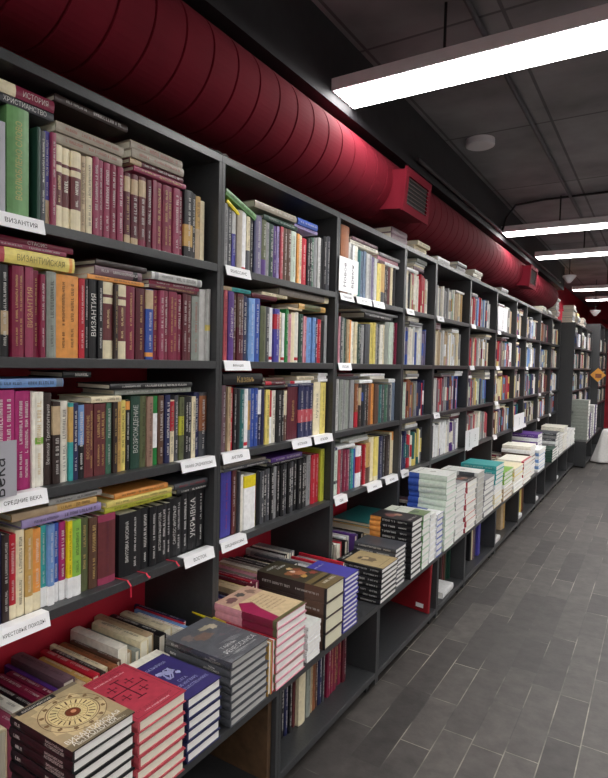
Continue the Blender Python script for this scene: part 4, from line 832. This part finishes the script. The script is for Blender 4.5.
def sign(name, p0, p1, X, w_lines, label, z0, z1, lean=0, mat=M_WHITE, hh=.02, foot=False):
    """upright card facing the aisle, lettering running upwards"""
    root_y = (p0+p1)/2; b = MB(); b.box((-.001, -(p1-p0)/2, 0), (.001, (p1-p0)/2, z1-z0)); foot and b.box((-.03, -(p1-p0)/2, 0), (-.001, (p1-p0)/2, .0015))
    o = b.build('sign_card', mat, M=Matrix.Translation((X, root_y, z0)) @ Matrix.Rotation(lean, 4, 'Y')); tag(o, label, 'sign', 'upright white subject signs')
    n = len(w_lines)
    for i, q in enumerate(w_lines):
        t = MB(); put_text(t, q, (.001, (i-(n-1)/2)*(p1-p0)/n*.85, (z1-z0)*(.5 if q != 'века' else .36)), (0, 0, 1), (0, -1, 0), hh, (z1-z0)*.8, (1, 1, 1, 1), lift=.0005)
        t.build('sign_lettering', M_INK, o)
SG = simple('grey_sign_plastic', (168, 168, 176), .4, noise=.03)
sign('a', .70, py(8, 170), -.006, [], 'grey upright sign card at the very left of the top shelf', LEV[1]+.003, 1.86, mat=SG, hh=.02, foot=True)
sign('b', .60, py(13, 470), .018, ['Средние', 'века'], 'grey upright sign card reading века at left edge of third shelf', LEV[3]+.0035, 1.185, mat=SG, hh=.022)
y0s = onX(339, 290, .01).y; y1s = onX(358, 290, .01).y
sign('c', y0s, y1s, .008, ['Новое', 'время'], 'white sign reading Новое время in front of the third bay', onX(350, 293, .01).z, onX(350, 259, .01).z, hh=.026)
ya = onX(466, 440, .02).y; yb = onX(479, 440, .02).y
sign('d', ya, yb, .016, ['Древняя', 'Русь'], 'white sign hanging off the fourth shelf, sixth bay', onX(470, 449, .02).z, onX(470, 430, .02).z, hh=.024)
ya = onX(514, 430, .02).y; yb = onX(524, 430, .02).y
sign('e', ya, yb, .016, ['Азия'], 'white sign hanging off the fourth shelf, eighth bay', onX(518, 430, .02).z, onX(518, 414, .02).z, hh=.026)
ya = onX(499, 310, .02).y; yb = onX(508, 310, .02).y
sign('f', ya, yb, .016, ['Новейшее'], 'white sign standing on the top shelf, seventh bay', LEV[1]+.003, 1.87, hh=.026)
for k, (yy, nm) in enumerate([(8.9, 'nearer'), (9.6, 'further')]):
    sign('g', yy, yy+.22, .19, ['Наука', 'Техника'], f'white sign on the top shelf of the forward bookcases, {nm} one', 1.663, 1.84, hh=.03)

# ------------------------------------------------------------------ ribbons of the black books, yellow paper strip
def ribbon(y, z, L, label, dx=.0):
    b = MB(); x0 = SX+.001; pts = [(x0-.03, z+.0012), (x0+.01, z+.0016), (.0025, z+.0016), (.012, z-.012), (.010, z-L)]
    vs = []
    for i, (x, zz) in enumerate(pts):
        vs += [(x, y+i*.0035, zz), (x, y+.005+i*.0035, zz)]
    vs2 = vs+[(a, c, e-.0006) for a, c, e in vs]; n = len(vs)
    fs = []
    for i in range(len(pts)-1): fs += [(2*i, 2*i+1, 2*i+3, 2*i+2), (n+2*i+2, n+2*i+3, n+2*i+1, n+2*i)]
    b.add(vs2, fs); o = b.build('ribbon_bookmark', M_RIB); tag(o, label, 'bookmark')
M_RIB = simple('red_ribbon', (205, 30, 60), .5, noise=.05)
ribbon(onX(124, 583, 0).y, LEV[4], .045, 'red ribbon bookmark hanging over the fourth shelf edge, nearest bay, longest')
ribbon(onX(143, 572, 0).y, LEV[4], .008, 'short red ribbon bookmark on fourth shelf below black books, left one')
ribbon(onX(173, 562, 0).y, LEV[4], .010, 'short red ribbon bookmark on fourth shelf below black books, right one')
b = MB(); Y0 = onZ(212, 612, .53); b.box((-.07, -.011, -.002), (.07, .011, .002), M=Matrix.Rotation(-.12, 4, 'Z'))
o = b.build('yellow_folder', simple('bright_yellow_paper', (235, 220, 40), .5, noise=.04), M=Matrix.Translation((-.015, 1.405, .531)) @ Matrix.Rotation(.0, 4, 'Z')); tag(o, 'thin bright yellow booklet lying over books behind the grey pile', 'booklet')

# big red album leaning in the compartment below the third bay
def slab(name, corners_yz, x0, x1, mat, label, cat, lean=0):
    b = MB(); n = len(corners_yz); vs = [(x0, y, z) for y, z in corners_yz]+[(x1, y, z) for y, z in corners_yz]
    b.add(vs, [tuple(range(n)), tuple(range(2*n-1, n-1, -1))]+[(i, n+i, n+(i+1) % n, (i+1) % n) for i in range(n)])
    return b.build(name, mat)
M_ALBUM = simple('red_cloth_album', (138, 22, 32), .5, noise=.12, scale=8)
alb = MB(); W_, H_, T_ = .23, .30, .02
al_root = MB()
M_al = Matrix.Translation((.17, 2.945, .072)) @ Matrix.Rotation(-.17, 4, 'Z') @ Matrix.Rotation(math.radians(29), 4, 'X')
cmb, pgb, _ = cover_mb(T_, .265, .285, lin((170, 26, 38)), (), False)
o = cmb.build('red_album', M_ALBUM)
ang_ = -.18; X_ = Vector((math.cos(ang_), math.sin(ang_), 0)); Y_ = Vector((0, 0, 1)).cross(X_)
o.matrix_world = basis(X_, Y_, (0, 0, 1), (.226, 2.846, .0735)) @ Matrix.Rotation(-.06, 4, 'X'); tag(o, 'large red album standing with its cover towards the camera, below the third bay', 'album')
pgb.c = [PAGE]*len(pgb.c); pgb.build('page_block', M_PAPER, o)
b = MB(); b.box((-.075, -.0012, .02), (-.03, -.0002, .042)); b.build('price_sticker', M_WHITE, o)
# white books lying at the front of the low compartments
for k, (y, x, nm) in enumerate([(3.08, .12, 'under the fourth bay'), (4.02, .13, 'under the fifth bay'), (4.98, .14, 'under the sixth bay'), (5.74, .14, 'under the seventh bay'), (6.9, .14, 'under the ninth bay')]):
    cm, pg, _ = cover_mb(.034, .13, .19, lin((226, 226, 226)), (), False); yy = y if k != 1 else y
    o = cm.build('book', M_COVER); i = max(j for j in range(11) if POST[j] < y+.2)
    yy = min(max(y, POST[i]+.004), POST[i+1]-.036-.19) if POST[i+1]-POST[i] > .25 else y
    o.matrix_world = flat_M(.228, yy, .0708+.034); tag(o, f'white book lying flat at the front of the compartment {nm}', 'book', 'white books at floor level'); pg.c = [PAGEW]*len(pg.c); pg.build('page_block', M_PAPER, o)
# plywood board in the nearest compartment
b = MB(); b.box((-.2, 1.412, .0705), (.222, 1.431, DISP-TH-.001)); o = bevel(b.build('plywood_board', M_WOOD), .001); tag(o, 'raw plywood board upright inside the nearest low compartment', 'board')
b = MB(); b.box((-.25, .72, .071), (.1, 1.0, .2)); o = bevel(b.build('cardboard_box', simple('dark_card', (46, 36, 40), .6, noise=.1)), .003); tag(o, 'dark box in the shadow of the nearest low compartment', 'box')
b = MB(); b.box((.02, 1.06, .2015+.08), (.12, 1.3, .2035+.08))

# plastic scraps on top of the nearest bookcases
def scrap(y0, L, label):
    q = random.Random(int(y0*100)); b = MB(); n = 9; vs = []
    for i in range(n):
        for j in range(4):
            vs.append((-.05+j*.016, y0+L*i/(n-1), LEV[0]+.002+abs(q.gauss(0, .007))*(1 if 0 < i < n-1 else .3)))
    m0 = len(vs); vs += [(x, y, z-.001) for x, y, z in vs]
    fs = [(i*4+j, i*4+j+1, i*4+j+5, i*4+j+4) for i in range(n-1) for j in range(3)]; fs += [tuple(a+m0 for a in f[::-1]) for f in fs]
    b.add(vs, fs); o = b.build('plastic_wrapper', M_BAG); tag(o, label, 'wrapper')
scrap(1.36, .09, 'crumpled clear wrapper on top of the bookcases above the first upright')

# ------------------------------------------------------------------ duct
def duct(y0, y1, cx, cz, r, pitch, label, seg=64):
    b = MB(); turns = int((y1-y0)/pitch); prof = [(0, 0), (.02, -.006), (.055, -.006), (.075, 0), (.3, .0), (.6, .0), (.9, 0)]
    rows = []
    for k in range(turns):
        for f, dr in prof: rows.append((y0+(k+f)*pitch, dr))
    rows.append((y0+turns*pitch, 0)); vs = []
    for i, (y, dr) in enumerate(rows):
        for j in range(seg):
            a = 2*math.pi*j/seg; yy = y+pitch*.5*math.sin(a)*.3; vs.append((cx+(r+dr)*math.cos(a), yy, cz+(r+dr)*math.sin(a)))
    n = len(rows); fs = [(i*seg+j, (i+1)*seg+j, (i+1)*seg+(j+1) % seg, i*seg+(j+1) % seg) for i in range(n-1) for j in range(seg)]
    fs += [tuple(range(seg)), tuple(range((n-1)*seg, n*seg))[::-1]]
    b.add(vs, fs); o = b.build('ventilation_duct', M_DUCT, smooth=False); tag(o, label, 'duct'); return o
DX, DZ, DR = -.135, 2.275, .168
dct = duct(-1.2, 8.1, DX, DZ, DR, .115, 'long round red ventilation duct with ribbed seams above the bookcases')
duct(12.9, 14.8, .22, 2.52, .19, .14, 'red duct section at the far end of the room')
def vent(yc, parent, zc=2.24, w=.33, h=.19, a=-.08):
    Mt = Matrix.Translation((DX, yc, zc)) @ Matrix.Rotation(-a, 4, 'Y')
    b = MB(); b.box((DR*.55, -w/2, -h/2), (DR+.06, w/2, h/2), M=Mt); body = b.build('air_grille', M_DUCT, parent)
    b = MB(); x0, x1 = DR+.0605, DR+.071; t = .028
    o_ = [(-w/2-.01, -h/2-.01), (w/2+.01, -h/2-.01), (w/2+.01, h/2+.01), (-w/2-.01, h/2+.01)]; i_ = [(-w/2+t, -h/2+t), (w/2-t, -h/2+t), (w/2-t, h/2-t), (-w/2+t, h/2-t)]
    vs = [Mt @ Vector((x, y, z)) for x in (x0, x1) for q in (o_, i_) for y, z in q]; fs = []
    for i in range(4):
        j = (i+1) % 4; fs += [(8+i, 8+j, 12+j, 12+i), (i, 4+i, 4+j, j), (i, j, 8+j, 8+i), (4+i, 12+i, 12+j, 4+j)]
    b.add(vs, fs); b.build('frame', M_DUCT, body)
    b = MB(); b.box((x0, -w/2+t, -h/2+t), (x0+.001, w/2-t, h/2-t), M=Mt); n = 7
    for i in range(n):
        z = -h/2+t+(h-2*t)*(i+.5)/n; b.box((-.006, -w/2+t, -.0015), (.007, w/2-t, .0015), M=Mt @ Matrix.Translation((x0+.006, 0, z)) @ Matrix.Rotation(.6, 4, 'Y'))
    b.m = [1]*6+[0]*(6*n)
    b.build('louvres', [M_GRILLE, M_DARK], body)
vent(2.83, dct); vent(5.95, dct, zc=2.25)

# ------------------------------------------------------------------ lamps
def lamp(y, x0, label, L=2.4, z=2.5, w=.2, h=.055, rods=True):
    root = empty('linear_lamp', (x0+L/2, y+w/2, z)); tag(root, label, 'ceiling lamp', 'long suspended strip lamps')
    off = Matrix.Translation(-root.location)
    b = MB(); b.box((x0, y, z+.003), (x0+L, y+w, z+h), M=off); bevel(b.build('housing', M_LAMP, root), .003)
    b = MB(); b.box((x0+.012, y+.008, z), (x0+L-.012, y+w-.008, z+.0028), M=off); b.build('diffuser', M_LIGHT, root)
    for xx in (x0+.45, x0+L-.45):
        b = MB(); b.cyl((xx, y+w/2, z+h), (xx, y+w/2, 2.78), .006, 8); b.merge(b.__class__()); o = b.build('hanging_rod', M_DARK, root, M=off)
lamp(2.142, -.03, 'long bright strip lamp nearest in view, top right of the photo')
lamp(5.083, -.02, 'second bright strip lamp along the aisle')
lamp(6.34, .03, 'third strip lamp along the aisle, close behind the second')
lamp(9.23, .03, 'fourth strip lamp along the aisle')
lamp(10.67, .06, 'furthest small strip lamp before the back wall')
lamp(-.6, -.03, 'strip lamp overhead behind the camera'); lamp(-2.4, -.03, 'strip lamp furthest behind the camera')
for k, yy in enumerate((-1.8, .6, 3.0, 5.4, 7.8, 10.2)):  # out-of-view lamp row, added to light the shelves evenly from the front
    lamp(yy, 3.3, 'unseen fill lamp added over the next aisle, ' + ['behind the camera', 'level with the camera', 'ahead of the camera', 'halfway along', 'far along', 'near the back wall'][k])
# round ceiling disc
pd = onZ(480, 147, 2.735)
root = empty('round_ceiling_light', (pd.x, pd.y, 2.74)); tag(root, 'flat round pale ceiling light, switched off, beyond the nearest lamp', 'ceiling light')
b = MB(); b.cyl((0, 0, 0), (0, 0, .04), .088, 36); bevel(b.build('rim', M_LAMP, root), .004)
b = MB(); b.cyl((0, 0, -.003), (0, 0, -.0005), .078, 36); b.build('cover_disc', simple('opal_cover', (236, 232, 236), .5, noise=.02), root)
# conduits on the ceiling
def pipe(name, pts, r, mat, label, cat='pipe'):
    b = MB()
    for p, q in zip(pts[:-1], pts[1:]): b.cyl(p, q, r, 10)
    o = b.build(name, mat); tag(o, label, cat); return o
M_CONDUIT = simple('grey_conduit', (84, 82, 88), .6, noise=.1)
pa = onZ(474, 14, 2.765); pb = onZ(573, 207, 2.765)
pipe('ceiling_conduit', [(pa.x, pa.y-.8, 2.765), (pa.x, 13.5, 2.765)], .012, M_CONDUIT, 'thin dark conduit running along the ceiling')
pcx = onZ(608, 192, 2.765); pcy = onZ(482, 208, 2.765)
pipe('ceiling_cable', [(3.8, pcx.y, 2.765), (.3, pcx.y, 2.765), (.08, pcx.y-.03, 2.74), (.02, pcx.y-.1, 2.62), (.0, pcx.y-.12, 2.52)], .009, M_DARK, 'black cable crossing the ceiling and dropping by the duct', 'cable')
pipe('wall_pipe', [(-.012, 3.1, 2.51), (-.012, 8.4, 2.51)], .012, M_METAL, 'thin grey pipe running above the red duct')
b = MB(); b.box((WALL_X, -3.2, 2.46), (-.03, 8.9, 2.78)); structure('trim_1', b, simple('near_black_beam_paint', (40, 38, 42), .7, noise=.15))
# hanging speakers
def spk(x, y, z, label):
    root = empty('hanging_speaker', (x, y, z)); tag(root, label, 'speaker', 'small pale cone speakers hanging from the ceiling')
    b = MB(); n = 16; prof = [(.0, .09), (.075, .09), (.078, .075), (.018, .0), (0, .0)]
    vs = [(r*math.cos(2*math.pi*j/n), r*math.sin(2*math.pi*j/n), zz) for r, zz in prof for j in range(n)]
    b.add(vs, [(i*n+j, i*n+(j+1) % n, (i+1)*n+(j+1) % n, (i+1)*n+j) for i in range(len(prof)-1) for j in range(n)]); b.build('cone', M_LAMP, root, smooth=True)
    b = MB(); b.cyl((0, 0, .09), (0, 0, 2.78-z), .005, 8); b.build('rod', M_DARK, root)
q1 = Vector((.1, 7.0, 2.45)); d_ = ray(569, 283); q1 = CAM+d_*(7.6/d_.y); spk(q1.x, q1.y, q1.z, 'small pale cone speaker hanging by the duct end')
d_ = ray(595, 316); q2 = CAM+d_*(10.3/d_.y); spk(q2.x, q2.y, q2.z, 'small pale cone speaker hanging in front of the back wall')

# ------------------------------------------------------------------ white bag on the floor
def blobmesh(name, c, rx, ry, h, seed, mat, parent=None, tilt=0):
    q = random.Random(seed); b = MB(); n, m = 20, 10; vs = []
    for i in range(m+1):
        t = i/m; rad = (1-.12*math.sin(t*3))*(1-t*.72); rad = max(rad, .08)
        for j in range(n):
            a = 2*math.pi*j/n; w = 1+.09*math.sin(5*a+seed+t*4)+q.uniform(-.03, .03)
            vs.append((rx*rad*w*math.cos(a)+tilt*t, ry*rad*w*math.sin(a), h*t))
    fs = [(i*n+j, i*n+(j+1) % n, (i+1)*n+(j+1) % n, (i+1)*n+j) for i in range(m) for j in range(n)]+[tuple(range(n))[::-1], tuple(range(m*n, (m+1)*n))]
    b.add(vs, fs); o = b.build(name, mat, parent, smooth=True)
    if parent is None: o.location = c
    else: o.location = c
    s = o.modifiers.new('soft', 'SUBSURF'); s.levels = 1; s.render_levels = 2
    return o
pb_ = onZ(598, 463, 0)
o = blobmesh('cloth_bag', (pb_.x+.03, pb_.y+.05, 0), .15, .13, .5, 3, M_BAG, tilt=.05); tag(o, 'white cloth bag slumped against the display base, left of two', 'bag', 'white cloth bags on the floor')
o = blobmesh('cloth_bag', (pb_.x+.31, pb_.y+.0, 0), .12, .12, .40, 8, M_BAG, tilt=-.09); tag(o, 'white cloth bag on the floor at the right edge of the photo', 'bag', 'white cloth bags on the floor')
# diamond notice hanging off the far bookcase
dd = ray(598, 375); P = CAM+dd*(10.9/dd.y)
root = empty('diamond_sign', P); tag(root, 'orange diamond-shaped notice hanging off the far bookcase', 'sign')
b = MB(); b.box((-.085, -.004, -.085), (.085, .004, .085), M=Matrix.Rotation(math.pi/4, 4, 'Y')); b.build('board', simple('orange_card', (214, 150, 60), .6, noise=.1), root)
b = MB(); b.box((-.04, -.006, -.05), (.055, -.0045, .02)); b.build('picture', simple('brown_print', (120, 70, 50), .6, noise=.3), root)
print('objects', len(bpy.data.objects))
